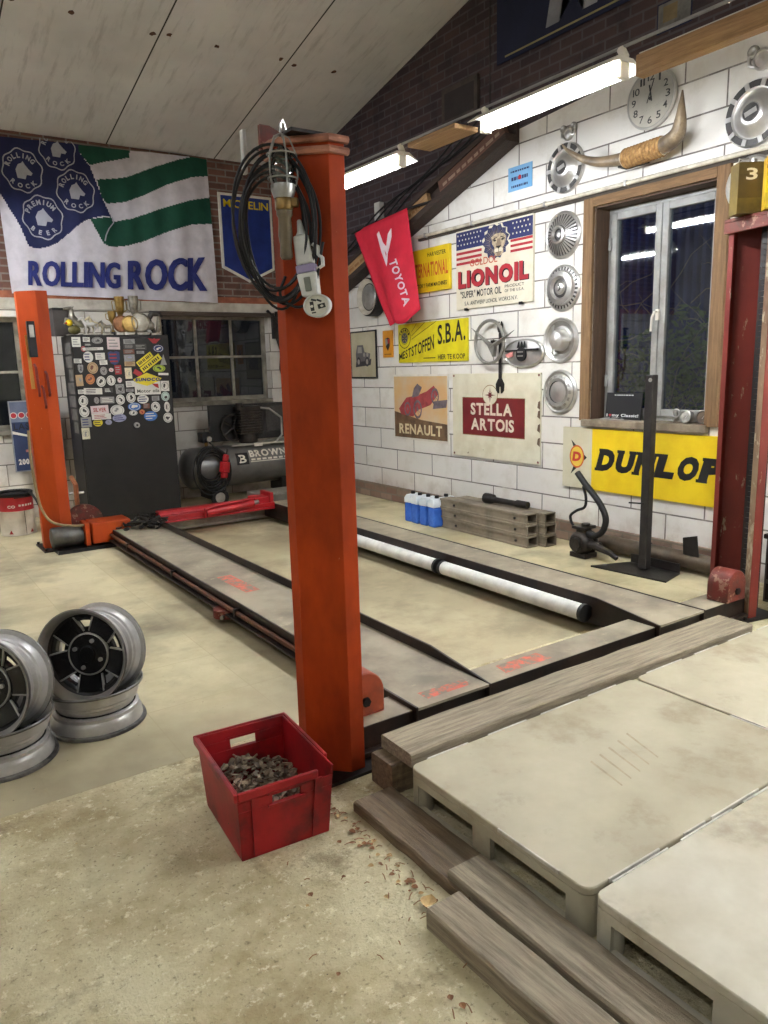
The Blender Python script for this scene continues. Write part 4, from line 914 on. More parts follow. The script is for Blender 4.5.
# yellow tyre sign with a pale end
Wd, Hd = 1.56, .50
b = MB(); b.box(0, Wd, -.022, 0, 0, Hd, yel); b.box(-.0, .31, -.0225, -.001, .0, Hd, pm('pale_sign_end', (206, 200, 176), (196, 188, 160), 5, .5))
y = -.0234
shape(b, [(.09, .40), (.26, .26), (.09, .11), (.155, .255)], y, ink); ell(b, .155, .262, .078, .095, y-.0006, oran); ell(b, .155, .262, .066, .082, y-.0012, flat('sign_gold', (228, 190, 70), .5))
text(b, 'D', .112, .20, .222, .302, y-.0018, pm('logo_red', (190, 50, 36), None, 9, .5), .06, .15)
def slab_text(b, s, x0, x1, z0, z1, m):
    n = len(s); wid = (x1-x0)/n
    for i, c_ in enumerate(s):
        xa = x0+i*wid; text(b, c_, xa+.012, xa+wid-.006, z0, z1, y, m, .075, .28)
        for (fx0, fx1, zz) in {'D': ((-.06, .3, 0), (-.06, .3, 1)), 'U': ((-.1, .36, 1), (.62, 1.06, 1)), 'N': ((-.1, .34, 0), (-.1, .2, 1), (.68, 1.1, 1)), 'L': ((-.08, .42, 1), (-.1, .2, 0)), 'P': ((-.1, .46, 0), (-.08, .2, 1))}.get(c_, ()):
            h = (z1-z0)*.13; zb = z0 if zz == 0 else z1-h; o = ((zb+h/2-(z0+z1)/2)*.28)
            rect(b, xa+fx0*wid*.86+o+.014, xa+fx1*wid*.86+o+.014, zb, zb+h, y-.0002, m)
slab_text(b, 'DUNLOP', .36, 1.46, .165, .345, ink)
wall_sign(b, 'tyre_sign', 'long yellow sign with black slanted lettering under the timber framed window', 'sign', 4.385, .468)
# lion motor oil sign
Wl, Hl = 1.01, .715
def fx(u): return u*Wl
def fz(v): return (1-v)*Hl
b = MB(); b.box(0, Wl, -.02, 0, 0, Hl, ivory); y = -.0212
def R4(u0, u1, v0, v1, m, k=0): rect(b, fx(u0), fx(u1), fz(v1), fz(v0), y-.0006*k, m)
R4(.005, .995, .02, .24, navy)
for i in range(3):
    R4(.005, .36, .27+i*.065, .303+i*.065, signred); R4(.73, .995, .245+i*.06, .275+i*.06, signred)
rs = random.Random(2)
for i in range(8):
    for j in range(3):
        u = .03+i*.045+(j % 2)*.02; 
        if u < .36: ell(b, fx(u), fz(.06+j*.06), .009, .009, y-.0006, ivory, 6)
        u2 = .76+i*.045+(j % 2)*.02
        if u2 < .98: ell(b, fx(u2), fz(.06+j*.06), .009, .009, y-.0006, ivory, 6)
mane = [(.545+.19*math.cos(2*PI*i/28)*(1 if i % 2 else .86)*.98, .235+.235*math.sin(2*PI*i/28)*(1 if i % 2 else .9)) for i in range(28)]
shape(b, [(fx(u), fz(v)) for u, v in mane][::-1], y-.0012, ivory)
mane2 = [(.545+.175*math.cos(2*PI*i/26)*(1 if i % 2 else .82), .23+.215*math.sin(2*PI*i/26)*(1 if i % 2 else .86)) for i in range(26)]
shape(b, [(fx(u), fz(v)) for u, v in mane2][::-1], y-.0018, pm('dark_mane_blue', (50, 56, 96), (30, 32, 60), 30, .5))
lface = pm('lion_face', (206, 186, 150), (140, 122, 104), 40, .5); lmid = flat('lion_tan', (150, 128, 104), .5)
for k in range(40):
    a = 2*PI*k/40+.1; r0, r1 = .07, .165; shape(b, [(fx(.545+r0*math.cos(a)), fz(.24+r0*1.25*math.sin(a))), (fx(.545+r1*math.cos(a+.09)), fz(.23+r1*1.2*math.sin(a+.09))), (fx(.545+r0*math.cos(a+.07)), fz(.24+r0*1.25*math.sin(a+.07)))], y-.0022, (MATS['lion_face'] if k % 3 == 0 else lmid))
shape(b, [(fx(u), fz(v)) for u, v in ((.49, .17), (.53, .14), (.59, .135), (.65, .15), (.68, .19), (.665, .27), (.64, .31), (.645, .37), (.6, .41), (.545, .40), (.52, .35), (.53, .3), (.5, .25))][::-1], y-.0026, lface)
for sg, u in ((-1, .535), (1, .635)):
    shape(b, [(fx(u-.025), fz(.215)), (fx(u), fz(.20)), (fx(u+.025), fz(.215)), (fx(u), fz(.228))], y-.0032, ink); rect(b, fx(u-.03), fx(u+.03), fz(.197), fz(.187), y-.0032, ink, -sg*.35)
shape(b, [(fx(.565), fz(.2)), (fx(.605), fz(.2)), (fx(.62), fz(.29)), (fx(.55), fz(.29))], y-.003, lmid); shape(b, [(fx(.545), fz(.285)), (fx(.625), fz(.285)), (fx(.585), fz(.32))], y-.0036, ink)
for sg in (-1, 1): ell(b, fx(.585+sg*.027), fz(.335), .028, .018, y-.0034, ivory, 14)
rect(b, fx(.583), fx(.588), fz(.355), fz(.315), y-.0038, ink); rect(b, fx(.55), fx(.62), fz(.366), fz(.358), y-.0038, ink); shape(b, [(fx(.555), fz(.37)), (fx(.615), fz(.37)), (fx(.6), fz(.41)), (fx(.57), fz(.41))], y-.0034, lmid)
text(b, 'GOLDOL', fx(.2), fx(.57), fz(.475), fz(.385), y-.0042, pm('sign_brick_red', (196, 96, 66), None, 8, .5), .01)
text(b, 'LIONOIL', fx(.03)+.006, fx(.95)+.008, fz(.735)-.006, fz(.51)-.006, y-.0006, ink, .08); text(b, 'LIONOIL', fx(.03), fx(.95), fz(.735), fz(.51), y-.0036, signred, .055)
text(b, '"SUPER" MOTOR OIL', fx(.06), fx(.62), fz(.86), fz(.77), y, ink, .02); text(b, 'PRODUCT', fx(.66), fx(.9), fz(.8), fz(.765), y, ink, .01); text(b, 'OF THE U.S.A.', fx(.66), fx(.9), fz(.855), fz(.82), y, ink, .01)
text(b, 'S.A. ANTWERP LIONOIL WORKS N.V.', fx(.12), fx(.82), fz(.955), fz(.905), y, ink, .015)
for u in (.14, .86): b.box(fx(u)-.02, fx(u)+.02, -.028, -.004, -.016, .008, dark)
wall_sign(b, 'oil_sign', 'ivory motor oil sign with a lion head over stars and stripes', 'sign', 5.768, 2.022)
# yellow machinery sign
b = MB(); Wi, Hi = .64, .42; b.box(0, Wi, -.03, 0, 0, Hi, yel); y = -.0312
text(b, 'HARVESTER', .3, Wi-.05, .335, .375, y, ink, .02); text(b, 'INTERNATIONAL', .025, Wi-.02, .145, .285, y, oran, .03); text(b, 'FACTORY FARM MACHINES', .05, Wi-.04, .045, .085, y, ink, .02)
wall_sign(b, 'machinery_sign', 'yellow sign with orange lettering half hidden by the red flag', 'sign', 6.50, 2.232, bevel=.02)
# yellow fertiliser sign
b = MB(); Ws, Hs = 1.135, .40; b.box(0, Ws, -.016, 0, 0, Hs, yel2); y = -.0172
def st_(txt, x0, x1, zb0, zb1, h0, h1, m, bold):
    """letters growing and climbing from left to right"""
    v, f_ = line_glyphs(txt, bold); xs = [p[0] for p in v]; zs = [p[1] for p in v]; ax, bx, az, bz = min(xs), max(xs), min(zs), max(zs)
    b.add([(x0+(x1-x0)*((p[0]-ax)/(bx-ax)), y, (zb0+(zb1-zb0)*((p[0]-ax)/(bx-ax)))+(h0+(h1-h0)*((p[0]-ax)/(bx-ax)))*(p[1]-az)/(bz-az)) for p in v], f_, m)
st_('MESTSTOFFEN', .01, .62, .025, .125, .07, .15, ink, .02); st_('S.B.A.', .68, 1.105, .165, .195, .19, .205, ink, .02); text(b, 'HIER TE KOOP', .68, 1.10, .02, .07, y, ink, .02); rect(b, .44, .64, .035, .044, y, ink)
ring2d(b, .115, .255, .10, .108, y, ink); ring2d(b, .115, .255, .062, .066, y, ink); ell(b, .115, .255, .055, .055, y, flat('sign_grey', (96, 96, 100), .5)); arctext(b, 'S.B.A.', .115, .255, .083, 2.6, .5, .026, y-.0004, ink)
for i in range(12):
    a = 2*PI*i/12; shape(b, [(.115+.05*math.cos(a), .255+.05*math.sin(a)), (.115+.02*math.cos(a-.2), .255+.02*math.sin(a-.2)), (.115+.02*math.cos(a+.2), .255+.02*math.sin(a+.2))], y-.0005, ink if i % 2 else yel2)
for x0, z0, x1, z1 in ((.24, .31, .33, .39), (.24, .27, .47, .395), (.24, .235, .66, .395)): b.add([(x0, y, z0), (x0, y, z0+.006), (x1, y, z1+.006), (x1, y, z1)], [(0, 1, 2, 3)], ink)
wall_sign(b, 'fertiliser_sign', 'acid yellow sign with climbing black lettering below the machinery sign', 'sign', 6.75, 1.542)
# old racing car poster
b = MB(); Wr, Hr = .95, .695; b.box(0, Wr, -.01, 0, 0, Hr, white); y = -.0112; sky = pm('poster_sand', (214, 172, 118), (206, 186, 150), 3, .7); gd = pm('poster_brown', (120, 92, 64), (88, 66, 48), 9, .7)
rect(b, .015, Wr-.015, .02, Hr-.02, y, sky); shape(b, [(.015, .02), (Wr-.015, .02), (Wr-.015, .19), (.5, .22), (.015, .3)], y-.0005, gd)
cr_ = pm('poster_red', (170, 70, 70), (140, 54, 58), 14, .7); grp = pm('poster_grey', (120, 108, 112), (96, 86, 92), 14, .7)
shape(b, [(.1, .33), (.14, .27), (.36, .25), (.44, .32), (.66, .38), (.8, .5), (.72, .58), (.6, .52), (.45, .48), (.24, .45)], y-.001, cr_); shape(b, [(.34, .45), (.46, .47), (.52, .56), (.44, .6), (.38, .55)], y-.0015, grp)
shape(b, [(.72, .42), (.94, .44), (.92, .36), (.7, .34)], y-.0008, grp)
for cx, cz, r in ((.44, .33, .1), (.26, .33, .075), (.74, .47, .085)): ring2d(b, cx, cz, r*.72, r, y-.002, grp, 24, .75); ring2d(b, cx, cz, 0.004, r*.2, y-.002, grp, 12, .75)
for cx, cz, r in ((.44, .33, .1), (.74, .47, .085)):
    for k in range(5): a = PI*k/5; b.add([(cx+.75*r*math.cos(a), y-.0021, cz+r*math.sin(a)), (cx+.75*r*math.cos(a)+.004, y-.0021, cz+r*math.sin(a)+.004), (cx-.75*r*math.cos(a)+.004, y-.0021, cz-r*math.sin(a)+.004), (cx-.75*r*math.cos(a), y-.0021, cz-r*math.sin(a))], [(0, 1, 2, 3)], grp)
text(b, 'RENAULT', .1, Wr-.1, .06, .17, y-.002, pm('poster_ivory', (232, 214, 170), None, 6, .7), .03)
wall_sign(b, 'car_poster', 'old poster with a red racing car on a sandy ground', 'poster', 6.872, .722)
# cream and maroon beer sign
b = MB(); Wt, Ht = 1.185, .80
mcr = pm('chipped_cream', (222, 216, 192), (208, 200, 172), 6, .5, 0, 0, .4, .65, c3=(120, 104, 82), s3=7, lo3=.68, hi3=.7)
b.box(0, Wt, -.016, 0, 0, Ht, mcr); y = -.0172; rect(b, .15, 1.0, .215, .575, y, maroon)
for q in ((.15, 1.0, .571, .577), (.15, 1.0, .213, .22), (.148, .154, .215, .575), (.996, 1.002, .215, .575)): rect(b, *q, y-.0003, pm('sign_gilt', (150, 116, 70), None, 6, .5))
ell(b, .545, .6, .105, .095, y-.0006, MATS['sign_gilt']); ell(b, .545, .6, .098, .088, y-.0012, mcr)
for k in range(8):
    a = PI/4*k; r = .075 if k % 2 == 0 else .042; shape(b, [(.545+r*math.cos(a), .6+r*math.sin(a)), (.545+.014*math.cos(a+.7), .6+.014*math.sin(a+.7)), (.545, .6), (.545+.014*math.cos(a-.7), .6+.014*math.sin(a-.7))][::-1], y-.0018, maroon)
text(b, 'STELLA', .27, .84, .41, .525, y-.0012, ivory, .035); text(b, 'ARTOIS', .275, .865, .265, .38, y-.0012, ivory, .035)
for k, (x, z) in enumerate(((.02, .78), (1.165, .78), (.02, .02), (1.165, .02))): ell(b, x, z, .012, .012, y, chip, 8)
for z in (.5, .42, .3, .18): shape(b, [(1.15, z), (1.185, z-.02), (1.185, z+.06), (1.16, z+.05)], y, pm('bare_rust', (104, 82, 62), None, 9, .8))
wall_sign(b, 'beer_sign', 'chipped cream sign with a maroon panel below the star ornament', 'sign', 5.842, .618)
# framed photograph, small badge plaque, blue notice
b = MB(); b.box(0, .54, -.018, -.004, 0, .54, black); y = -.0192; rect(b, .018, .522, .018, .522, y, pm('mount_paper', (186, 178, 150), (170, 160, 130), 4, .6))
pg = flat('photo_dark', (58, 56, 58), .6); pgl = flat('photo_light', (158, 152, 144), .6)
shape(b, [(.1, .13), (.42, .15), (.44, .22), (.12, .2)], y-.0004, pg); shape(b, [(.12, .19), (.4, .2), (.42, .28), (.3, .3), (.27, .38), (.15, .38), (.11, .28)], y-.0008, flat('photo_mid', (104, 100, 100), .6)); shape(b, [(.15, .29), (.25, .29), (.24, .36), (.16, .36)], y-.0012, pgl)
for cx in (.17, .35): ell(b, cx, .19, .045, .055, y-.0012, pg); ell(b, cx, .19, .025, .03, y-.0016, pgl)
for cx in (.29, .36): ell(b, cx, .27, .022, .025, y-.0016, pgl)
wall_sign(b, 'framed_photograph', 'black framed photograph of a vintage car on the white wall', 'picture', 7.72, 1.378)
b = MB(); b.box(0, .19, -.012, 0, 0, .29, pm('amber_enamel', (222, 152, 40), (206, 132, 34), 6, .45)); shape(b, [(.05, .2), (.1, .215), (.14, .2), (.135, .12), (.1, .07), (.065, .11)], -.0132, flat('crest_dark', (48, 40, 40), .5)); shape(b, [(.05, .2), (.09, .2), (.1, .15), (.06, .12)], -.0138, flat('crest_grey', (150, 146, 140), .5)); shape(b, [(.1, .2), (.14, .2), (.13, .15), (.1, .15)], -.0138, signred)
rect(b, .03, .16, .03, .04, -.0132, flat('crest_line', (150, 90, 30), .5)); wall_sign(b, 'crest_plaque', 'small amber plaque with a dark crest under the red flag', 'plaque', 7.055, 1.605)
b = MB(); b.box(0, .285, -.004, 0, 0, .195, pm('sky_blue_paper', (128, 178, 216), (112, 166, 208), 6, .7)); bars(b, .03, .255, .145, .168, -.005, navy, 1, 1); bars(b, .04, .24, .075, .12, -.005, navy, 1, 2); bars(b, .04, .24, .02, .05, -.005, navy, 1, 3); ell(b, .14, .1, .02, .02, -.0055, signred, 12)
wall_sign(b, 'paper_notice', 'small pale blue paper notice taped high on the white wall', 'notice', 5.08, 2.958, bevel=0)
# navy banner high on the gable
b = MB(); nb = pm('dark_navy_banner', (26, 32, 62), (20, 26, 52), 2, .7); b.box(0, 4.6, -.01, 0, 0, .68, nb); text(b, 'MICHELIN', .60, 3.9, .09, .44, -.0112, pm('banner_grey', (150, 150, 156), None, 5, .7), .05, .22); rect(b, .1, 4.5, .03, .045, -.0112, flat('banner_line', (150, 140, 96), .7))
wall_sign(b, 'banner', 'dark navy banner with pale slanted letters high on the gable', 'banner', 5.2, 4.0, 4.83)
b = MB(); b.box(0, .27, -.004, 0, 0, .19, nb); rect(b, .01, .26, .01, .18, -.005, pm('grey_print', (120, 118, 112), (90, 88, 86), 10, .7)); rect(b, .05, .16, .06, .16, -.0056, pm('tan_print', (130, 112, 80), None, 10, .7)); wall_sign(b, 'card_notice', 'small pale card pinned to the dark gable under the navy banner', 'notice', 3.62, 3.70, bevel=0)
# shuttered hatch in the gable
b = MB(); b.box(0, .5, -.03, 0, 0, .32, pm('dark_hatch', (84, 74, 68), (62, 56, 54), 6, .8)); b.box(.045, .455, -.034, -.03, .045, .275, pm('hatch_panel', (58, 52, 52), None, 6, .8)); wall_sign(b, 'hatch', 'dark square hatch in the gable brickwork beyond the strip light', 'hatch', 5.95, 3.70)

# ---- wall clock
ck = thing('wall_clock', 'round white wall clock above the horns', 'clock', (FX, 3.625, 3.298), RW)
R_ = .2
b = MB(); T = Matrix.Rotation(PI/2, 4, 'X'); b.lathe([(.19, 0), (.2, .012), (.202, .03), (.192, .045), (.184, .04)], offw, 48, T, True); b.build('case', ck)
b = MB(); ell(b, 0, 0, .186, .186, -.036, white, 48); y = -.037
for h in range(1, 13):
    a = PI/2-h*PI/6; hw = {1: .008, 10: .028, 11: .02, 12: .028}.get(h, .018); text(b, str(h), .14*math.cos(a)-hw, .14*math.cos(a)+hw, .14*math.sin(a)-.024, .14*math.sin(a)+.024, y, ink, .01)
b.build('dial', ck)
b = MB(); rect(b, -.006, .006, -.02, .09, -.039, ink, .2); rect(b, -.004, .004, -.03, .125, -.0395, ink, -.35); ell(b, 0, 0, .012, .012, -.04, ink, 12); b.build('hands', ck)
g = MB(); ell(g, 0, 0, .186, .186, -.042, glass('clock_glass', (250, 250, 250), .25), 48); g.build('cover_glass', ck)
# ---- horns bound with rope
hn = thing('bull_horns', 'pair of pale bull horns with rope bound middle over the window', 'horns', (4.72, 3.74, 2.93), RW)
hm = pm('horn', (140, 120, 94), (96, 82, 66), 8, .4, 0, 0, c3=(168, 150, 120), s3=6, lo3=.55, hi3=.7)
HP = lambda px, py: (-(hit(px, py, 0, 4.7).y-3.74), hit(px, py, 0, 4.7).z-2.93)
def horn(pp, rad, yy):
    b = MB(); pts = [(x, yv, z) for (x, z), yv in zip([HP(*p) for p in pp], yy)]; b.tube(sm(pts, 5), smr(rad, 5), hm, 14); return b.build('horn', hn)
horn([(632, 155), (615, 160), (598, 162), (585, 159), (575, 152), (571, 146)], [.045, .042, .035, .026, .014, .004], [0, -.01, -.03, -.06, -.1, -.12])
horn([(655, 148), (668, 143), (679, 135), (684, 122), (687, 108), (690, 92)], [.05, .056, .054, .04, .024, .005], [0, -.02, -.04, -.06, -.08, -.1])
b = MB(); p0, p1 = HP(625, 158), HP(660, 146)
n = 11
for i in range(n+1):
    t = i/n; x, z = p0[0]+(p1[0]-p0[0])*t, p0[1]+(p1[1]-p0[1])*t
    d = Vector((p1[0]-p0[0], 0, p1[1]-p0[1])).normalized(); q = look_z(d).to_matrix()
    b.tube([Vector((x, 0, z))+q @ Vector((.053*math.cos(2*PI*k/18), .053*math.sin(2*PI*k/18), 0)) for k in range(18)], .017, pm('rope', (178, 138, 86), (136, 100, 60), 40, .85, 0, .3), 8, True)
b.build('rope_binding', hn)
b = MB()
for p in (p0, p1): T = Matrix.Translation((p[0], 0, p[1])) @ look_z((p1[0]-p0[0], 0, p1[1]-p0[1])).to_matrix().to_4x4(); b.lathe([(.06, -.02), (.066, 0), (.06, .02)], pm('pale_hide', (206, 190, 160), (180, 160, 126), 20, .8), 20, T, True, True)
b.box(-.1, .1, .03, .128, -.05, .02, dark); b.build('mount', hn)

# ---- hubcaps
def hubcap(name, label, y, z, prof, mats, R=.185, x=FX, extra=None, grp='chrome hubcaps on the white wall'):
    t = thing(name, label, 'hubcap', (x, y, z), RW, grp); b = MB(); T = Matrix.Rotation(PI/2, 4, 'X')
    b.lathe([(r*R, h) for r, h in prof], None, 48, T, mats=mats); b.build('cap', t, angle=30)
    if extra: extra(t, R)
    return t
C1, C2, DK = chrome, chrome2, chromed
def ribs(n, r0, r1, h0, h1, m, w_=.5, nm='rib'):
    def f_(t, R):
        b = MB()
        for k in range(n):
            a = 2*PI*k/n; wa, wb = r0*R*2*PI/n*w_/2, r1*R*2*PI/n*w_/2; c_, s_ = math.cos(a), math.sin(a)
            P = lambda r, w__, h: (r*c_-w__*s_, -h, r*s_+w__*c_)
            b.add([P(r0*R, -wa, h0), P(r0*R, wa, h0), P(r1*R, wb, h1), P(r1*R, -wb, h1), P(r0*R, -wa, h0+.006), P(r0*R, wa, h0+.006), P(r1*R, wb, h1+.006), P(r1*R, -wb, h1+.006)], [(4, 5, 6, 7), (0, 1, 5, 4), (1, 2, 6, 5), (2, 3, 7, 6), (3, 0, 4, 7)], m)
        b.build(nm, t)
    return f_
hubcap('hubcap', 'ribbed chrome hubcap with dark centre, top of the column left of the window', 4.44, 2.512, [(1, 0), (1, .012), (.93, .022), (.86, .014), (.4, .05), (.38, .075), (.3, .08), (.24, .06), (.22, .05), (.12, .05), (.1, .06), (.001, .062)], [C1, C1, C1, DK, C2, C1, C1, DK, DK, C1, C1], extra=ribs(32, .4, .86, .05, .016, C1))
hubcap('hubcap', 'chrome hubcap with black slotted rim, second of the column left of the window', 4.432, 2.098, [(1, 0), (1, .012), (.93, .022), (.9, .014), (.76, .02), (.72, .05), (.5, .06), (.42, .035), (.3, .04), (.22, .055), (.12, .06), (.1, .07), (.001, .074)], [C1, C1, C1, DK, C1, C2, C1, DK, C2, C1, DK, C1], extra=ribs(30, .77, .9, .018, .014, C1, .45))
hubcap('hubcap', 'deep plain chrome hubcap with three prongs, third of the column left of the window', 4.443, 1.683, [(1, 0), (1, .016), (.94, .03), (.84, .02), (.62, -.0), (.5, .004), (.46, .05), (.36, .075), (.2, .082), (.001, .085)], [C1, C1, C1, C2, C2, C1, C1, C1, C1], extra=ribs(3, .3, .72, .07, .03, C1, .1, 'prong'))
hubcap('hubcap', 'smooth chrome hubcap with flat centre disc, bottom of the column left of the window', 4.444, 1.256, [(1, 0), (1, .012), (.92, .024), (.82, .016), (.72, .03), (.64, .042), (.5, .04), (.48, .03), (.001, .036)], [C1, C1, C2, C1, C1, C2, DK, C1], extra=ribs(14, .62, .74, .036, .028, C2, .5))
def notched(t, R):
    b = MB()
    for k in range(10): a = 2*PI*k/10; T = Matrix.Translation((.86*R*math.cos(a), -.028, .86*R*math.sin(a))) @ Matrix.Rotation(-a, 4, 'Y'); b.M = T; b.box(-.02, .02, -.006, .006, -.014, .014, C1)
    b.M = Matrix.Identity(4); b.build('slot', t); e = MB(); ell(e, 0, 0, .27*R, .27*R, -.066, DK, 24); rect(e, -.2*R, .2*R, -.015, .015, -.067, C1, .3); e.build('emblem', t)
np_ = [(1, 0), (1, .014), (.95, .028), (.76, .028), (.72, .016), (.55, .03), (.42, .056), (.3, .065), (.001, .065)]; nm_ = [C1, C1, DK, C1, C1, C1, C1, C2]
hubcap('hubcap', 'notched chrome hubcap beside the left tip of the horns', 4.421, 3.016, np_, nm_, .19, extra=notched)
hubcap('hubcap', 'notched chrome hubcap at the top right beyond the window', 2.86, 3.0, np_, nm_, .2, extra=notched)
def emblem(label, y, z, k=1.0):
    t = thing('chrome_emblem', label, 'emblem', (FX, y, z), RW, 'small chrome emblems on the white wall'); b = MB(); T = Matrix.Rotation(PI/2, 4, 'X'); b.lathe([(.05*k, 0), (.052*k, .02), (.04*k, .03), (.036*k, .02), (.001, .024)], chrome, 28, T); b.build('disc', t)
    b = MB()
    for sg in (-1, 1):
        T = Matrix.Translation((sg*.055*k, 0, .05*k)) @ Matrix.Rotation(PI/2, 4, 'X'); b.lathe([(.03*k, 0), (.03*k, .015), (.02*k, .022), (.001, .016)], chrome2, 20, T)
        b.tube([(sg*.03*k, -.012, -.03*k), (sg*.07*k, -.015, -.01*k), (sg*.075*k, -.01, .03*k)], .009*k, chrome, 8)
    b.build('scroll', t); return t
emblem('small scrolled chrome emblem above the notched hubcap by the horns', 4.40, 3.262, .95)
emblem('small scrolled chrome emblem at the top right corner above the notched hubcap', 2.83, 3.30, 1.25)
hubcap('hubcap', 'black wheel trim with pale ring between the sloping beam and the framed photograph', 7.17, 2.265, [(1, 0), (1, .12), (.94, .14), (.84, .13), (.72, .1), (.66, .1), (.6, .115), (.4, .12), (.3, .125), (.001, .125)], [rubber, rubber, pm('pale_tyre_band', (196, 188, 172), (170, 160, 142), 8, .6), MATS['pale_tyre_band'], DK, C2, C2, C2, C2], .205)
hubcap('hubcap', 'plain domed hubcap standing behind the oil tins on the right hand lift post', hit(752, 184, 0, 4.26).y, hit(752, 184, 0, 4.26).z, [(1, 0), (1, .012), (.93, .024), (.82, .014), (.5, .05), (.001, .06)], [C1, C1, C2, C1, C1], .15, 4.26)
# ---- star ornament, wrench, winged badge
sr = thing('star_ornament', 'large grey three pointed star in a ring above the maroon sign', 'ornament', (4.77, 5.19, 1.695), RW)
gpm = pm('grey_ornament', (150, 146, 138), (124, 120, 112), 6, .4, .5)
b = MB(); b.tube([(-.05+.19*math.cos(2*PI*i/48), 0, .005+.19*math.sin(2*PI*i/48)) for i in range(48)], .016, gpm, 10, True); b.build('ring', sr)
b = MB()
P = lambda px, py: (-(hit(px, py, 0, 4.75).y-5.19), hit(px, py, 0, 4.75).z-1.695)
c_ = P(492, 347); tips = [P(470, 326), P(518, 328), P(497, 353)]
for (tx, tz) in tips[:2]:
    d = Vector((tx-c_[0], tz-c_[1])); nn = Vector((-d.y, d.x)).normalized()*.03
    b.add([(c_[0]+nn.x, -.02, c_[1]+nn.y), (c_[0]-nn.x, -.02, c_[1]-nn.y), (tx, -.03, tz), (c_[0], -.055, c_[1]), (c_[0], .01, c_[1])], [(0, 3, 2), (3, 1, 2), (1, 4, 2), (4, 0, 2), (0, 4, 3), (3, 4, 1)], gpm)
b.prism([(c_[0]-.05, c_[1]+.03), (c_[0]+.05, c_[1]+.03), (c_[0]+.03, c_[1]-.09)], 'y', -.045, .0, gpm); b.build('star', sr, bevel=.003); b = MB(); b.box(-.035, -.015, .0, .078, -.02, .02, dark); b.build('wall_peg', sr)
b = MB()
b.prism([(-.018, .08), (.018, .08), (.016, .5), (-.016, .5)], 'y', -.03, -.018, dark)
b.prism([(-.018, .09), (-.05, .04), (-.045, -.02), (-.018, -.045), (-.016, .012), (0, .026), (.016, .012), (.018, -.045), (.045, -.02), (.05, .04), (.018, .09)], 'y', -.034, -.014, dark)
b.prism([(-.016, .5), (.016, .5), (.03, .53), (.03, .57), (.014, .6), (.01, .565), (-.01, .565), (-.014, .6), (-.03, .57), (-.03, .53)], 'y', -.034, -.014, dark)
tag(b.build('spanner', loc=(FX-.0, 5.155, 1.28), rot=(0, 0, RW), bevel=.003), 'dark open ended spanner hanging behind the star ornament', 'spanner')
bd = thing('winged_badge', 'oval chrome radiator badge with black wings beside the third hubcap', 'badge', (FX, 4.868, 1.59), RW)
b = MB(); T = Matrix.Diagonal((1, 1, .5, 1)) @ Matrix.Rotation(PI/2, 4, 'X'); b.lathe([(.25, 0), (.25, .02), (.235, .03), (.22, .022), (.001, .04)], chrome, 48, T); b.build('plate', bd)
b = MB(); b.box(-.2, -.04, -.05, -.035, .015, .03, black); b.box(.04, .2, -.05, -.035, .02, .035, black); T = Matrix.Translation((0, 0, -.01)) @ Matrix.Rotation(PI/2, 4, 'X'); b.lathe([(.06, .03), (.06, .05), (.001, .055)], black, 24, T)
for k in range(3): b.prism([(-.05+.04*k, .045), (-.025+.04*k, .045), (-.03+.035*k, .1)], 'y', -.05, -.035, black)
for zz in (-.025, .01): rect(b, -.035, .035, zz-.006, zz+.006, -.056, chrome2)
shape(b, [(-.2, -.01), (-.1, .02), (-.1, -.03), (-.17, -.035)], -.046, pm('badge_rose', (200, 130, 124), None, 8, .5)); b.build('wings', bd)

# ---- red flag on a pole
rf = thing('flag', 'red flag with white lettering hanging from a slanted pole', 'flag', (4.6, 6.6, 2.4), RW)
redc = pm('red_flag_cloth', (212, 36, 60), (196, 30, 52), 5, .7); wf = flat('flag_white', (236, 216, 220), .7)
Q = lambda px, py: (-(hit(px, py, 0, 4.6).y-6.6), hit(px, py, 0, 4.6).z-2.4)
tl, tr, br_, bl = Q(354, 232), Q(407, 208), Q(416, 312), Q(387, 329)
def ff(u, v, off=0):
    x = (tl[0]*(1-u)+tr[0]*u)*(1-v)+(bl[0]*(1-u)+br_[0]*u)*v; z = (tl[1]*(1-u)+tr[1]*u)*(1-v)+(bl[1]*(1-u)+br_[1]*u)*v
    if v > .8: z += .05*(v-.8)/.2*math.sin(u*6.3+.6)
    return (x, .05*v*math.sin(7*u+1)+.02*math.sin(13*u)*v-off, z)
b = MB(); nu, nv = 26, 22; b.add([ff(i/nu, j/nv) for j in range(nv+1) for i in range(nu+1)], [(j*(nu+1)+i, (j+1)*(nu+1)+i, (j+1)*(nu+1)+i+1, j*(nu+1)+i+1) for j in range(nv) for i in range(nu)], redc, True)
o = b.build('cloth', rf); s_ = o.modifiers.new('thickness', 'SOLIDIFY'); s_.thickness = .002; s_.offset = 0
b = MB(); a = .0
def flagtext(txt, u0, u1, v0, v1):
    v, f_ = line_glyphs(txt, .03); xs = [p[0] for p in v]; zs = [p[1] for p in v]; ax, bx, az, bz = min(xs), max(xs), min(zs), max(zs)
    b.add([ff(u0+(u1-u0)*(p[1]-az)/(bz-az)+.16*((p[0]-ax)/(bx-ax)-.5), v0+(v1-v0)*(p[0]-ax)/(bx-ax), .006) for p in v], f_, wf)
flagtext('TOYOTA', .62, .78, .42, .88)
def flagshape(pts): b.add([ff(u, v, .006) for u, v in pts], [list(range(len(pts)))], wf)
flagshape([(.42, .12), (.47, .1), (.5, .2), (.52, .42), (.49, .46), (.44, .3)]); flagshape([(.47, .18), (.55, .27), (.62, .16), (.7, .12), (.68, .2), (.6, .3), (.54, .36), (.5, .28)]); flagshape([(.5, .4), (.52, .42), (.62, .2), (.58, .25)]); b.build('lettering', rf)
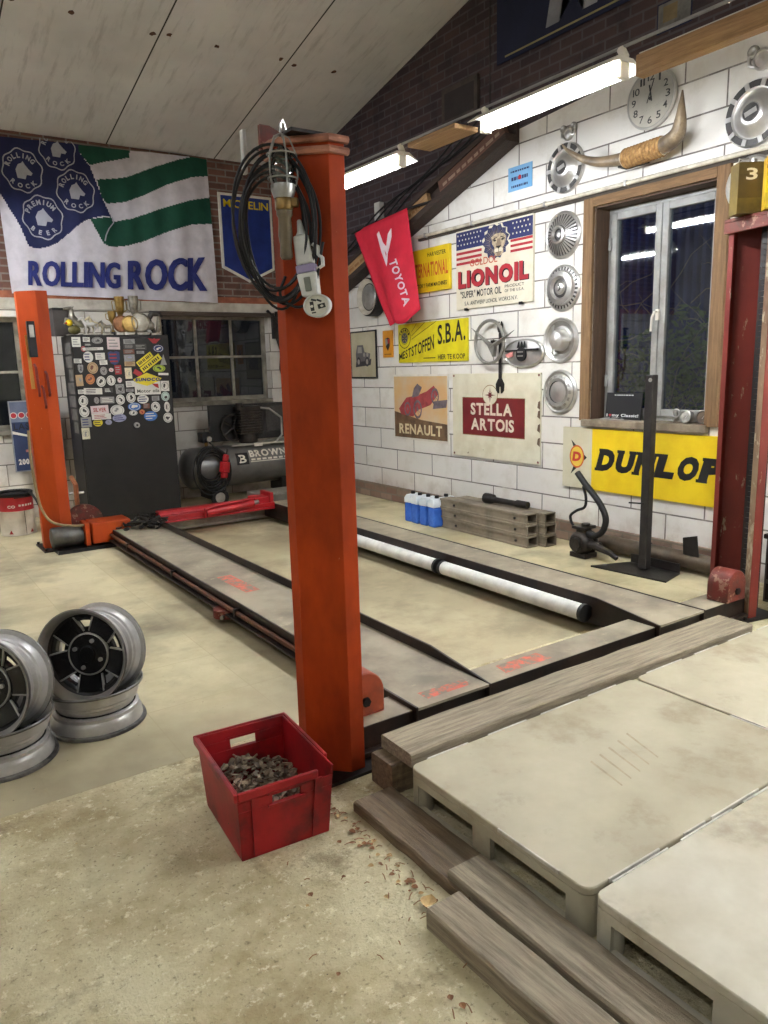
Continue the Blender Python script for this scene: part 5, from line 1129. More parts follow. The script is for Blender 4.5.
b = MB(); p0, p1 = Q(352, 234), Q(440, 190); b.tube([(p0[0], .0, p0[1]+.004), (p1[0]*.6+p0[0]*.4, .05, p1[1]*.6+p0[1]*.4+.003), (p1[0], .235, p1[1])], .014, dark, 8); b.build('pole', rf)

# ---- sloping beam, boards, cables, pipe
bm_ = thing('sloping_rafter', 'dark sloping timber beam across the white wall below the gable brickwork', 'beam', (FX-.09, 6.5, 2.91), RW)
sl = -.343; L0, L1 = -1.9, 1.55
b = MB(); b.prism([(L0, L0*.343-.11), (L1, L1*.343-.11), (L1, L1*.343-.05), (L0, L0*.343-.05)], 'y', -.07, .088, wood('dark_beam', (70, 54, 44), (48, 38, 34), 'x')); b.prism([(L0, L0*.343+.1), (L1, L1*.343+.1), (L1, L1*.343+.15), (L0, L0*.343+.15)], 'y', -.03, .088, MATS['dark_beam']); b.prism([(L0, L0*.343-.05), (L1, L1*.343-.05), (L1, L1*.343+.1), (L0, L0*.343+.1)], 'y', .05, .088, MATS['dark_beam']); b.build('timber', bm_)
lw = wood('pale_board', (186, 150, 104), (150, 112, 74), 'x'); dw = wood('brown_board', (120, 84, 66), (90, 64, 54), 'x'); burn = flat('burnt_letter', (150, 108, 66), .8); burn2 = flat('pale_letter', (168, 140, 120), .8)
for nm, lb, s0, s1, m, tm, txt in (('name_board', 'pale wooden board with faint lettering on the sloping beam behind the red flag', -.2, .44, lw, burn, 'Garage'), ('name_board', 'brown wooden board with faint lettering on the upper end of the sloping beam', .62, 1.5, dw, burn2, 'MOTOR WORKS'), ('name_board', 'pale wooden board at the low end of the sloping beam by the near post', -1.5, -.62, lw, burn, 'Service')):
    t = MB(); ang = math.atan(.343); t.box(0, (s1-s0)/math.cos(ang), -.02, .03, 0, .14, m)
    bars(t, .06, (s1-s0)/math.cos(ang)-.06, .05, .095, -.0206, tm, 1, len(lb))
    o = t.build('name_board', bevel=.003); tag(o, lb, 'board', 'wooden name boards on the sloping beam')
    o.matrix_world = Matrix.Translation((FX-.09, 6.5-s0, 2.91+s0*.343-.048)) @ Matrix.Rotation(RW, 4, 'Z') @ Matrix.Rotation(-ang, 4, 'Y')
cbm = MB()
for k in range(4):
    pts = [(-.06-.01*k, s, s*.343+.19+.03*k+.04*math.sin(s*4+k)) for s in [-1.4+.2*i for i in range(14)]]
    cbm.tube([(p[1], p[0], p[2]) for p in pts], .009, rubber, 6)
tag(cbm.build('wall_cable', loc=(FX-.06, 6.5, 2.91), rot=(0, 0, RW)), 'loose black cables running along the top of the sloping beam', 'cable')
b = MB(); b.box(-.05, .05, -.07, -.004, -.09, .09, offw); tag(b.build('junction_box', loc=(FX, 7.02, 3.14), rot=(0, 0, RW), bevel=.008), 'small white junction box on the gable brick above the red flag', 'junction box')
wp_ = thing('wall_pipe', 'white pipe running along the wall above the window and signs', 'pipe', (4.80, 4.0, 2.772))
b = MB(); b.cyl((0, -3.6, 0), (0, 2.35, 0), .016, pm('old_white_pipe', (216, 208, 190), (176, 164, 144), 10, .5), 14); b.build('tube', wp_)
b = MB(); b.box(.018, .046, -3.6, 2.35, -.035, -.012, pm('dark_pipe_batten', (70, 62, 54), None, 6, .8)); b.build('batten', wp_)
for y in (-1.3, -.2, .6, 1.5, 2.2):
    b = MB(); b.box(-.02, .046, y-.01, y+.01, -.02, .02, chrome2); b.build('clip', wp_)
# mounting boards for the strip lights
b = MB(); b.box(-.03, .03, -1.4, .0, -.05, .04, wood('mounting_board_wood', (170, 134, 92), (132, 100, 66), 'y')); o = tag(b.build('light_batten', loc=(TX, 2.40, 2.812), bevel=.004), 'long brown timber batten carrying the strip lights at the upper right', 'batten', 'hanging timber battens between the strip lights'); k = MB(); k.tube([(.0, -1.4, .048), (.0, .0, .048)], .008, offw, 8); k.build('light_cable', o)
b = MB(); b.box(-.09, .09, -.52, -.06, .0, .028, MATS['mounting_board_wood']); tag(b.build('light_batten', loc=(TX, 4.12, 2.845), bevel=.004), 'short flat timber batten between the two strip lights', 'batten', 'hanging timber battens between the strip lights')
# ---- on the window sill
b = MB(); b.box(-.17, .17, -.006, .006, 0, .21, black); b.box(-.09, .09, -.0085, -.006, .185, .2, black); bars(b, -.09, .09, .184, .197, -.009, flat('plate_white', (220, 220, 216), .5), 1, 4); text(b, 'I', -.155, -.145, .02, .042, -.0068, MATS['plate_white'], .04); text(b, 'my Classic!', -.10, .15, .014, .044, -.0068, MATS['plate_white'], .03)
shape(b, [(-.135, .034), (-.127, .042), (-.12, .036), (-.113, .042), (-.105, .034), (-.12, .018)][::-1], -.0068, signred)
SZ = OZ0+.013
tag(b.build('plate_holder', loc=(4.935, 3.87, SZ), rot=(-.1, 0, RW), bevel=.002), 'black number plate holder with white lettering leaning in the window', 'plate holder')
def gauge(label, y, r, m):
    t = thing('dial_gauge', label, 'gauge', (4.875, y, SZ+r), RW, 'round gauges on the window sill'); T = Matrix.Rotation(PI/2-.1, 4, 'X'); b = MB(); b.lathe([(r*.7, -.05), (r*.92, -.04), (r*.92, 0), (r, .004), (r, .016), (r*.86, .02), (r*.84, .012)], chrome2, 30, T, True); b.build('case', t)
    d = MB(); d.M = T; d.add([(r*.85*math.cos(2*PI*i/24), r*.85*math.sin(2*PI*i/24), .011) for i in range(24)], [list(range(24))], m); d.add([(-.003, -.012, .0125), (.003, -.012, .0125), (r*.5, r*.5, .0125)], [(0, 1, 2)], chrome); d.build('dial', t)
    for k in range(8):
        pass
    return t
gauge('pale round gauge on the window sill beside the brown one', hit(686, 421, 0, 4.875).y, .048, pm('pale_dial', (196, 194, 184), (120, 118, 112), 20, .4)); gauge('brown faced round gauge at the right end of the window sill', hit(703, 421, 0, 4.875).y, .05, pm('brown_dial', (110, 96, 80), (84, 74, 62), 12, .4))
b = MB(); b.tube([(0, 0, .012), (.03, .02, .02), (.06, .0, .05), (.09, .03, .06)], .011, chrome2, 8); b.tube([(.02, .0, .012), (.05, -.02, .05), (.05, -.02, .085)], .009, chrome2, 8); b.tube([(.05+.03*math.cos(2*PI*i/16), -.02, .07+.03*math.sin(2*PI*i/16)) for i in range(16)], .006, chrome2, 6, True); tag(b.build('tap_fitting', loc=(4.9, 3.40, SZ), rot=(0, 0, RW)), 'small chrome tap fitting on the sill left of the gauges', 'fitting')
b = MB(); rs = random.Random(4)
for k in range(6): b.add([(x, y_, z+.004) for x, y_, z in [(.03*k+rs.uniform(-.01, .01), rs.uniform(-.02, .02), .004), (.03*k+.04, rs.uniform(-.02, .02), .006), (.03*k+.035, .03, .012), (.03*k, .035, .004)]], [(0, 1, 2, 3)], offw if k % 2 else chrome2)
b.box(0, .2, -.025, .03, 0, .004, offw)
tag(b.build('paper_scrap', loc=(4.91, 4.05, SZ), rot=(0, 0, RW)), 'torn pale paper scrap on the left part of the sill', 'paper')
# ---- oil tins on the right lift post
def tin(label, loc, rz, m1, m2, txt):
    t = thing('oil_tin', label, 'tin', loc, rz, 'old oil tins on the lift post'); b = MB(); b.box(-.07, .07, -.05, .05, 0, .26, m1); b.box(-.0702, .0702, -.0505, -.0499, .08, .2, m2); (text(b, txt, -.03, .03, .17, .23, -.0512, ivory, .02) if txt == '3' else bars(b, -.04, .04, .1, .18, -.0512, ivory, 2, 6)); b.build('can', t, bevel=.006)
    b = MB(); b.cyl((.03, 0, .26), (.03, 0, .285), .016, chrome2, 14); b.build('screw_cap', t); b = MB(); b.tube([(-.055, 0, .26), (-.05, 0, .285), (.0, 0, .289), (.008, 0, .26)], .005, chrome2, 8); b.build('handle', t); return t
tin('old olive brown oil tin on top of the red brown lift post', (4.09, 2.44, 2.261), -.62, pm('olive_tin', (110, 92, 44), (84, 70, 38), 9, .45), pm('olive_tin_label', (96, 78, 40), (80, 66, 36), 9, .5), '3')
tin('old yellow oil tin on top of the red brown lift post', (4.10, 2.27, 2.261), -.9, pm('yellow_tin', (206, 172, 48), (170, 130, 44), 9, .45), yel, 'OIL')
# ================================================================== BACK WALL
# ---- brewery banner: one cloth, printed by area
Yb = BY-.03
BZ = lambda zx, zy: (hit(zx/3.339, 130+zy/3.339, 1, Yb).x, hit(zx/3.339, 130+zy/3.339, 1, Yb).z)
def poly_px(l): return [BZ(*p) for p in l]
def inside(p, pl_):
    c_ = False; j = len(pl_)-1
    for i in range(len(pl_)):
        if (pl_[i][1] > p[1]) != (pl_[j][1] > p[1]) and p[0] < (pl_[j][0]-pl_[i][0])*(p[1]-pl_[i][1])/(pl_[j][1]-pl_[i][1])+pl_[i][0]: c_ = not c_
        j = i
    return c_
TL, TR, BR, BL = BZ(-20, 18), BZ(692, 92), BZ(728, 578), BZ(30, 545)
TL = (1.36, min(TL[1], 3.92)); TR = (TR[0], min(TR[1], 3.915)); BL = (1.40, BL[1])
def wave(x, z): return .012*math.sin(6*x+1.2*z)+.01*math.sin(14*x-3*z)*max(0, min(1, (x-2.6)))+.006*math.sin(23*x)
def bpt(u, v):
    x = (BL[0]*(1-u)+BR[0]*u)*(1-v)+(TL[0]*(1-u)+TR[0]*u)*v; z = (BL[1]*(1-u)+BR[1]*u)*(1-v)+(TL[1]*(1-u)+TR[1]*u)*v
    return (x, wave(x, z), z)
blue_r = poly_px([(-60, -30), (262, -30), (262, 72), (300, 122), (338, 222), (371, 291), (340, 288), (300, 296), (268, 312), (232, 344), (196, 374), (160, 390), (128, 396), (96, 388), (84, 360), (66, 318), (40, 274), (0, 212), (-60, 150)])
greens = [poly_px(l) for l in ([(262, -30), (440, -30), (432, 92), (360, 104), (300, 118), (262, 72)], [(322, 166), (420, 158), (520, 122), (600, 98), (692, 80), (720, 150), (640, 158), (560, 182), (480, 218), (420, 240), (355, 246), (338, 222)],
          [(300, 296), (371, 291), (378, 306), (440, 296), (540, 262), (640, 234), (730, 220), (730, 312), (640, 316), (560, 340), (480, 372), (410, 390), (360, 388), (344, 378), (336, 362)])]
clothw = flat('banner_white', (214, 208, 214), .8); bnavy = pm('banner_navy', (34, 40, 82), (28, 34, 72), 5, .8); bgreen = pm('banner_green', (22, 78, 58), (18, 66, 50), 5, .8)
nu, nv = 200, 140
vv = [bpt(i/nu, j/nv) for j in range(nv+1) for i in range(nu+1)]
b = MB(); b.v = vv
mi = [b.mi(clothw), b.mi(bnavy), b.mi(bgreen)]
for j in range(nv):
    for i in range(nu):
        p = bpt((i+.5)/nu, (j+.5)/nv); q = (p[0], p[2]); k = 0
        if inside(q, blue_r): k = 1
        elif any(inside(q, g_) for g_ in greens): k = 2
        b.f.append([j*(nu+1)+i, j*(nu+1)+i+1, (j+1)*(nu+1)+i+1, (j+1)*(nu+1)+i]); b.m.append(mi[k]); b.sm.append(True)
bn = thing('brewery_banner', 'large white banner with navy field and green stripes on the back wall', 'banner', (0, 0, 0)); bn.location = (2.5, Yb, 2.4)
def inb(mb, nm): mb.M = Matrix.Identity(4); mb.v = [(x-2.5, y, z-2.4) for x, y, z in mb.v]; return mb.build(nm, bn)
inb(b, 'cloth')
pr_ = MB(); fnb = lambda X, Z: (X, wave(X, Z)-.016, Z)
def tbox(txt, zx0, zx1, zy0, zy1, bold=.05):
    (x0, z0), (x1, z1) = BZ(zx0, zy1), BZ(zx1, zy0); text(pr_, txt, x0, x1, z0, z1, 0, bnavy_l, bold, 0, fnb)
bnavy_l = pm('banner_letter_blue', (44, 52, 120), (38, 46, 108), 5, .8)
def climbing(txt, a, b_, h0, h1, bold, dx=0):
    v, f_ = line_glyphs(txt, bold); xs = [p[0] for p in v]; zs = [p[1] for p in v]; ax, bx, az, bz = min(xs), max(xs), min(zs), max(zs); o = []
    for p in v:
        t = (p[0]-ax)/(bx-ax); s = (p[1]-az)/(bz-az); zx = a[0]+dx+(b_[0]-a[0])*t; zy = a[1]+(b_[1]-a[1])*t-(h0+(h1-h0)*t)*s; X, Z = BZ(zx, zy); o.append(fnb(X, Z))
    pr_.add(o, f_, bnavy_l)
for dx in (-2.4, 0, 2.4): climbing('ROLLING', (95, 520), (399, 531), 84, 88, .022, dx); climbing('ROCK', (428, 534), (686, 540), 98, 116, .022, dx*1.3)
sil = pm('badge_print', (176, 176, 184), (160, 160, 170), 8, .8)
def badge(zx, zy, R, top, bot):
    cx, cz = BZ(zx, zy); R = R/3.339*.0106
    fo = lambda X, Z: (X, wave(X, Z)-.006, min(Z, 3.895))
    pts = [(cx+R*(1+.05*math.sin(8*a))*math.cos(a), cz+R*1.1*(1+.05*math.sin(8*a))*math.sin(a)) for a in [2*PI*i/48 for i in range(48)]]
    pin = [(cx+(x-cx)*.94, cz+(z-cz)*.94) for x, z in pts]
    for i in range(48):
        j = (i+1) % 48; pr_.add([fo(*pts[i]), fo(*pts[j]), fo(*pin[j]), fo(*pin[i])], [(0, 1, 2, 3)], sil)
    hh = [(-.28, -.38), (.12, -.4), (.2, -.18), (.42, -.2), (.5, -.08), (.3, .12), (.14, .32), (.06, .46), (-.02, .36), (-.2, .28), (-.34, .02)]
    pr_.add([fo(cx+R*x, cz+R*1.05*z) for x, z in hh], [list(range(len(hh)))], sil)
    arctext(pr_, top, cx, cz, R*.76, 2.75, .75, R*.26, 0, sil, .04, fo)
    if bot: arctext(pr_, bot, cx, cz, R*.78, -2.3, -.85, R*.24, 0, sil, .04, fo)
badge(75, 135, 60, 'ROLLING', 'ROCK'); badge(252, 206, 60, 'ROLLING', 'ROCK'); badge(143, 292, 62, 'PREMIUM', 'BEER'); badge(190, 66, 56, 'ROLLING', 'ROCK')
lp = [(371, 291), (376, 310), (360, 330), (350, 352), (346, 372)]
for i in range(len(lp)-1):
    (xa, za), (xb, zb) = BZ(*lp[i]), BZ(*lp[i+1]); pr_.add([fnb(xa, za), fnb(xb, zb), fnb(xb+.014, zb), fnb(xa+.014, za)], [(0, 1, 2, 3)], sil)
inb(pr_, 'lettering')
# blue shield sign behind the near post
b = MB(); pts = [(-.33, .95), (.36, .95), (.36, .1), (0.02, -.06), (-.33, .1)]
pts2 = [(-.3, .92), (.33, .92), (.33, .12), (0.02, -.03), (-.3, .12)]
b.prism(pts, 'y', -.02, 0, white); b.poly([(x, -.0212, z) for x, z in pts2], pm('royal_blue_enamel', (40, 60, 130), (34, 50, 112), 6, .3)); text(b, 'MICHELIN', -.27, .31, .79, .88, -.0222, yel, .015)
tag(b.build('shield_sign', loc=(4.06, BY-.002, 2.62), bevel=.002), 'blue pointed enamel sign with white edge behind the near lift post', 'sign')

# ---- dark steel cabinet covered in stickers
CX0, CX1, CY0, CY1, CHt = 1.735, 2.69, 7.85, 8.32, 1.89
cab = thing('steel_cabinet', 'dark steel cabinet covered with stickers at the back wall', 'cabinet', ((CX0+CX1)/2, (CY0+CY1)/2, 0))
ox, oy = (CX0+CX1)/2, (CY0+CY1)/2
cbk = pm('brown_black_cabinet', (34, 31, 29), (27, 25, 24), 3, .5, .2)
b = MB(); b.box(CX0-ox, CX1-ox, CY0-oy+.02, CY1-oy, .0, CHt, cbk); b.build('body', cab, bevel=.006)
door = MB(); door.box(CX0-ox+.006, CX1-ox-.006, CY0-oy, CY0-oy+.019, .06, CHt-.03, cbk); door = door.build('door', cab, bevel=.004)
PXC = lambda zx, zy: (hit(40+zx/5.12, 300+zy/5.12, 1, CY0-.002).x-ox, hit(40+zx/5.12, 300+zy/5.12, 1, CY0-.002).z)
b = MB(); kx, kz = PXC(494, 640); b.cyl((kx, CY0-oy-.03, kz), (kx, CY0-oy, kz), .028, chrome2, 18); b.cyl((kx, CY0-oy-.034, kz), (kx, CY0-oy-.03, kz), .012, dark, 12); b.build('handle', door)
ST = {k: flat('sticker_'+k, v, .5) for k, v in dict(white=(224, 222, 214), pink=(222, 206, 206), grey=(150, 148, 146), tan=(190, 160, 120), orange=(206, 130, 74), red=(170, 44, 48), blue=(70, 120, 190), navy=(50, 60, 110), yellow=(232, 214, 50), lime=(170, 190, 60), mint=(190, 210, 200), dark=(62, 58, 58), lav=(160, 160, 190), cream=(226, 216, 186), brown=(120, 76, 62), black=(26, 26, 28)).items()}
S = [  # zx, zy, w, h, kind, base, mark, mark text
 (185,215,50,50,'r','white','grey','~'),(237,202,38,24,'r','white','dark','~'),(293,207,60,34,'e','grey','dark','e'),(245,229,38,12,'r','dark','white','~'),(376,222,70,62,'r','pink','grey','~'),(272,250,104,13,'r','white','dark','~'),(222,250,28,28,'e','red','white','e'),(247,292,56,56,'e','white','navy','~'),(308,288,52,34,'r','white','grey','~'),(380,297,66,70,'s','navy','red','~'),(193,312,42,22,'r','white','dark','~'),(325,320,42,22,'r','white','grey','~'),(208,352,32,44,'s','grey','dark','e'),(270,348,60,58,'e','tan','brown','e'),(326,363,40,42,'e','grey','dark','e'),(365,358,26,20,'e','pink','red','e'),(400,357,38,46,'r','red','grey','~'),(202,412,42,56,'r','tan','grey','e'),(257,405,52,52,'e','orange','brown','e'),(313,418,52,52,'e','white','dark','e'),(364,412,50,50,'e','white','dark','e'),(408,410,26,26,'e','pink','red','e'),(410,455,48,46,'r','grey','dark','e'),(272,467,96,28,'r','white','dark','~'),(212,470,36,20,'r','white','dark','~'),(350,462,50,24,'r','dark','white','~'),(460,462,40,14,'r','grey','dark','~'),(222,517,54,54,'e','white','dark','e'),(412,510,50,50,'e','white','dark','e'),(290,514,30,32,'e','grey','dark','e'),(345,512,74,30,'r','grey','white','~'),(466,500,52,50,'e','white','black','e'),(527,508,62,42,'e','white','navy','~'),(592,503,40,22,'r','grey','dark','~'),(642,493,46,46,'e','mint','dark','e'),(227,571,56,56,'e','white','dark','e'),(306,562,94,38,'r','pink','red','SILVER'),(396,565,76,52,'e','white','grey','e'),(315,597,100,24,'r','white','red','~'),(484,546,70,38,'e','blue','white','e'),(545,542,34,24,'r','brown','grey','~'),(592,547,50,50,'e','white','dark','e'),(651,547,34,52,'e','white','dark','e'),(478,578,44,24,'e','white','black','e'),(523,573,30,24,'e','orange','red','e'),(567,594,72,46,'e','blue','white','~'),(655,602,50,48,'e','white','dark','e'),(237,626,58,48,'r','grey','navy','~'),(297,628,52,36,'e','yellow','black','~'),(352,626,36,24,'e','lav','grey','e'),(407,604,74,36,'e','lav','navy','~'),(235,684,46,54,'r','cream','grey','e'),
 (456,212,60,24,'r','grey','dark','~'),(455,238,58,26,'r','dark','grey','~'),(455,264,58,22,'r','brown','grey','~'),(458,297,58,34,'r','grey','lav','e'),(460,327,56,22,'r','tan','brown','~'),(585,208,66,28,'w','red','white',''),(606,248,58,38,'e','navy','white','e'),(630,305,38,54,'t','grey','dark',''),(610,350,66,36,'e','lime','dark','e'),(632,379,52,10,'r','white','grey',''),(453,375,40,56,'r','cream','grey','e'),(500,374,44,24,'q','red','grey',''),(462,430,46,30,'r','white','grey','~'),(640,440,46,50,'r','white','dark','e'),(552,450,136,62,'r','white','dark',''),(514,240,64,30,'r','dark','grey','~'),(514,268,40,14,'r','grey','dark','~')]
rs = random.Random(9)
def st_shape(kind, w, h):
    if kind == 'e': return [(w*.5*math.cos(2*PI*i/22), h*.5*math.sin(2*PI*i/22)) for i in range(22)]
    if kind == 's': return [(-w*.5, h*.4), (-w*.25, h*.5), (0, h*.42), (w*.25, h*.5), (w*.5, h*.4), (w*.48, -h*.1), (w*.3, -h*.38), (0, -h*.5), (-w*.3, -h*.38), (-w*.48, -h*.1)]
    if kind == 'w': return [(-w*.5, h*.4), (-w*.1, h*.3), (0, h*.5), (w*.1, h*.3), (w*.5, h*.4), (w*.3, -.1*h), (w*.12, -h*.5), (-w*.12, -h*.5), (-w*.3, -.1*h)]
    if kind == 't': return [(-w*.5, -h*.5), (w*.5, -h*.5), (w*.1, h*.5)]
    r = {'q': -.6}.get(kind, 0); return [(x*math.cos(r)-z*math.sin(r), x*math.sin(r)+z*math.cos(r)) for x, z in ((-w*.5, -h*.5), (w*.5, -h*.5), (w*.5, h*.5), (-w*.5, h*.5))]
yS = CY0-oy-.0012
for k, (zx, zy, w_, h_, kd, base, mk, tx) in enumerate(S):
    cx, cz = PXC(zx, zy); x1, z1 = PXC(zx+w_/2, zy+h_/2); w, h = abs(x1-cx)*2, abs(z1-cz)*2
    b = MB(); yy = yS-.0004*(k % 3); pts = st_shape(kd, w, h); tilt = rs.uniform(-.04, .04)
    pts = [(cx+x*math.cos(tilt)-z*math.sin(tilt), cz+x*math.sin(tilt)+z*math.cos(tilt)) for x, z in pts]; b.prism(pts, 'y', yy-.0008, yy+.0006, ST[base]); ym_ = yy-.0013; mm = ST[mk]
    if tx == 'e':
        ring2d(b, cx, cz, .40*min(w, h), .44*min(w, h), ym_, mm, 20, w/min(w, h)*.95)
        for j in range(rs.randint(2, 4)):
            a = rs.random()*6; ell(b, cx+.12*w*math.cos(a), cz+.12*h*math.sin(a), w*rs.uniform(.07, .16), h*rs.uniform(.07, .16), ym_-.0002*j, mm, 10)
    elif tx == '~':
        for j in range(3): rect(b, cx-w*.38, cx+w*rs.uniform(.1, .38), cz+h*(.26-.25*j)-h*.05, cz+h*(.26-.25*j)+h*.05, ym_, mm)
    elif tx: text(b, tx, cx-w*.36, cx+w*.36, cz-h*.24, cz+h*.24, ym_, mm, .03)
    b.build('sticker', door)
def strip_sticker(zx, zy, w_, h_, rot, txt, base, mk):
    cx, cz = PXC(zx, zy); x1, z1 = PXC(zx+w_/2, zy); x2, z2 = PXC(zx, zy+h_/2); w, h = abs(x1-cx), abs(z2-cz); b = MB()
    c_, s_ = math.cos(rot), math.sin(rot); b.prism([(cx+a*w*c_-d*h*s_, cz+a*w*s_+d*h*c_) for a, d in ((-1, -1), (1, -1), (1, 1), (-1, 1))], 'y', yS-.004, yS+.0005, base); [rect(b, cx+q*c_*w-.42*w*.2*0-w*.055, cx+q*c_*w+w*.055, cz+q*s_*w-h*.5, cz+q*s_*w+h*.5, yS-.0046, mk, rot) for q in (-.8, -.63, -.46, -.22, -.05, .2, .37, .54, .75)]; b.build('sticker', door)
strip_sticker(536, 304, 92, 30, .62, 'CLASSIC', ST['yellow'], ST['black']); strip_sticker(568, 324, 122, 32, .62, 'CAR RADIO', ST['yellow'], ST['black'])
b = MB(); pts = [PXC(*p) for p in ((476, 407), (545, 372), (622, 400), (606, 416), (548, 440), (492, 424))]; b.prism(pts, 'y', yS-.005, yS-.0015, ST['yellow']); pa = [PXC(*p) for p in ((572, 428), (604, 428), (608, 452), (590, 444))]; b.prism(pa, 'y', yS-.006, yS-.0015, ST['red'])
(x0, z0), (x1, z1) = PXC(488, 418), PXC(612, 396); text(b, 'SUNOCO', x0, x1, z0, z1, yS-.0056, ST['navy'], .07, .15); (x0, z0), (x1, z1) = PXC(498, 476), PXC(610, 454); text(b, 'Motor oils', x0, x1, z0, z1, yS-.0032, ST['dark'], .02); b.build('sticker', door)
pm_ = pm('side_papers', (112, 108, 104), (76, 74, 72), 14, .6)
for k in range(7):
    b = MB(); b.box(CX0-ox-.004, CX0-ox-.0005, -.16, -.0+.14*rs.random(), 1.82-.13*k-.11, 1.82-.13*k, pm_); b.build('paper_sheet', cab)
# ---- trophies on the cabinet: silver, gilt and bronze pieces
gilt = pm('gilt', (176, 146, 84), (140, 112, 60), 14, .35, .8); bronze = pm('bronze', (150, 104, 70), (112, 78, 54), 14, .4, .7); pewt = pm('pewter', (170, 164, 150), (120, 114, 102), 12, .35, .6)
TZc = CHt+.001
def cup(label, x, y, m, H_, k=1.0):
    t = thing('trophy_cup', label, 'trophy', (x, y, TZc), 0, 'trophies on the sticker cabinet'); b = MB(); b.box(-.03*k, .03*k, -.03*k, .03*k, 0, .035, black); b.build('plinth', t, bevel=.003)
    b = MB(); b.lathe([(.022*k, .035), (.024*k, .042), (.008*k, .06), (.007*k, H_*.45), (.014*k, H_*.5), (.035*k, H_*.62), (.042*k, H_*.8), (.046*k, H_), (.04*k, H_-.003), (.034*k, H_*.75), (.001, H_*.66)], m, 22); b.build('bowl', t)
    b = MB()
    for sg in (-1, 1): b.tube([(sg*.038*k, 0, H_*.9), (sg*.07*k, 0, H_*.88), (sg*.066*k, 0, H_*.68), (sg*.034*k, 0, H_*.62)], .005*k, m, 6)
    b.build('handle', t); return t
def medal(label, x, y, m, r, cat='medallion'):
    t = thing('medallion_stand', label, cat, (x, y, TZc), 0, 'trophies on the sticker cabinet'); b = MB(); b.box(-r*.8, r*.8, -.03, .03, 0, .03, pewt); b.build('foot', t, bevel=.004)
    b = MB(); T = Matrix.Translation((0, 0, .03+r*.97)) @ Matrix.Rotation(PI/2, 4, 'X'); b.lathe([(r, -.012), (r, .01), (r*.86, .018), (r*.84, .01), (r*.3, .014), (.001, .016)], m, 28, T, True); b.build('disc', t); return t
def animal(label, x, y, m, k, up=0):
    t = thing('horse_figurine', label, 'figurine', (x, y, TZc), 0, 'trophies on the sticker cabinet'); b = MB()
    b.box(-.055*k, .05*k, -.025*k, .025*k, 0, .012, pewt); b.build('base', t)
    b = MB(); c_, s_ = math.cos(up), math.sin(up); R2 = lambda x_, z_: (c_*x_-s_*z_, s_*x_+c_*z_)
    def Pq(x_, y_, z_): a, d = R2(x_+.03, z_-.06); return ((a-.03)*k, y_*k, (d+.06)*k+.012)
    b.tube([Pq(.04, 0, .07), Pq(.03, 0, .075), Pq(0, 0, .07), Pq(-.03, 0, .076), Pq(-.04, 0, .09), Pq(-.05, 0, .112), Pq(-.056, 0, .118), Pq(-.075, 0, .108), Pq(-.086, 0, .1)], [.006*k, .018*k, .017*k, .02*k, .014*k, .011*k, .011*k, .008*k, .006*k], m, 10)
    for (x_, y_) in ((.03, .009), (.028, -.009)): b.tube([(Pq(x_, y_, .07)), ((x_+.01)*k, y_*k, .04*k+.012), (x_*k, y_*k, .02*k+.012), ((x_)*k, y_*k, .012)], [.01*k, .007*k, .005*k, .005*k], m, 8)
    for (x_, y_) in ((-.03, .009), (-.034, -.009)):
        e = Pq(x_-.0, y_, .035) if not up else Pq(x_-.025, y_, .06); f_ = (x_*k, y_*k, .012) if not up else Pq(x_-.02, y_, .035); b.tube([Pq(x_, y_, .068), e, f_], [.009*k, .006*k, .005*k], m, 8)
    b.tube([Pq(.042, 0, .08), Pq(.06, 0, .07), Pq(.064, 0, .035)], [.005*k, .006*k, .003*k], m, 6)
    for y_ in (-.006, .006): b.tube([Pq(-.052, y_, .12), Pq(-.05, y_*1.2, .134)], [.004*k, .001], m, 5)
    b.build('horse', t); return t
ty = 8.03; tx_ = lambda px: hit(px, 328, 1, ty).x
animal('pewter rearing horse figurine at the left end of the trophies', tx_(78), ty, pewt, 2.0, -.5)
animal('ivory coloured horse figurine, second from the left on the cabinet', tx_(88), ty-.08, offw, 1.25)
animal('ivory coloured horse figurine in the middle left of the cabinet top', tx_(97), ty-.02, pm('old_ivory', (206, 194, 160), (176, 160, 126), 14, .5), 1.35)
animal('small grey horse figurine right of the ivory ones', tx_(104.5), ty-.1, pewt, 1.0)
cup('gilt trophy cup beside the bronze medallion', tx_(113), ty, gilt, .24, .9); medal('bronze medallion on a stand left of the gilt one', tx_(120.5), ty-.05, bronze, .085); medal('gilt medallion on a stand in the middle of the trophies', tx_(128.5), ty-.06, gilt, .085)
t = cup('tall gilt trophy cup standing behind the medallions', tx_(126), ty+.16, gilt, .4, 1.1); t2 = cup('tall pewter trophy cup standing behind the medallions', tx_(140), ty+.16, pewt, .41, 1.15)
medal('round pewter medallion on a stand right of the gilt one', tx_(139), ty-.06, pewt, .1); cup('pewter trophy cup left of the dark loop ornament', tx_(146), ty+.02, pewt, .2, .9)
b = MB(); b.box(-.05, .05, -.04, .04, 0, .025, pewt); b.tube([(-.0, 0, .02), (-.03, 0, .08), (-.06, 0, .16), (-.02, 0, .22), (.06, 0, .22), (.09, 0, .19)], [.02, .024, .03, .03, .024, .01], chromed, 10); b.tube([(.02, 0, .02), (.05, 0, .1), (.05, 0, .2)], [.02, .03, .014], pewt, 10); b.sphere((-.05, -.02, .1), .045, pewt, 14)
tag(b.build('abstract_trophy', loc=(tx_(154), ty-.02, TZc)), 'dark looped pewter ornament at the right end of the cabinet top', 'ornament', 'trophies on the sticker cabinet')
b = MB(); b.box(-.09, .09, -.07, .07, .001, .26, pm('dark_grey_box', (74, 70, 68), (58, 55, 54), 6, .6)); b.box(-.094, .094, -.074, .074, .245, .27, black)
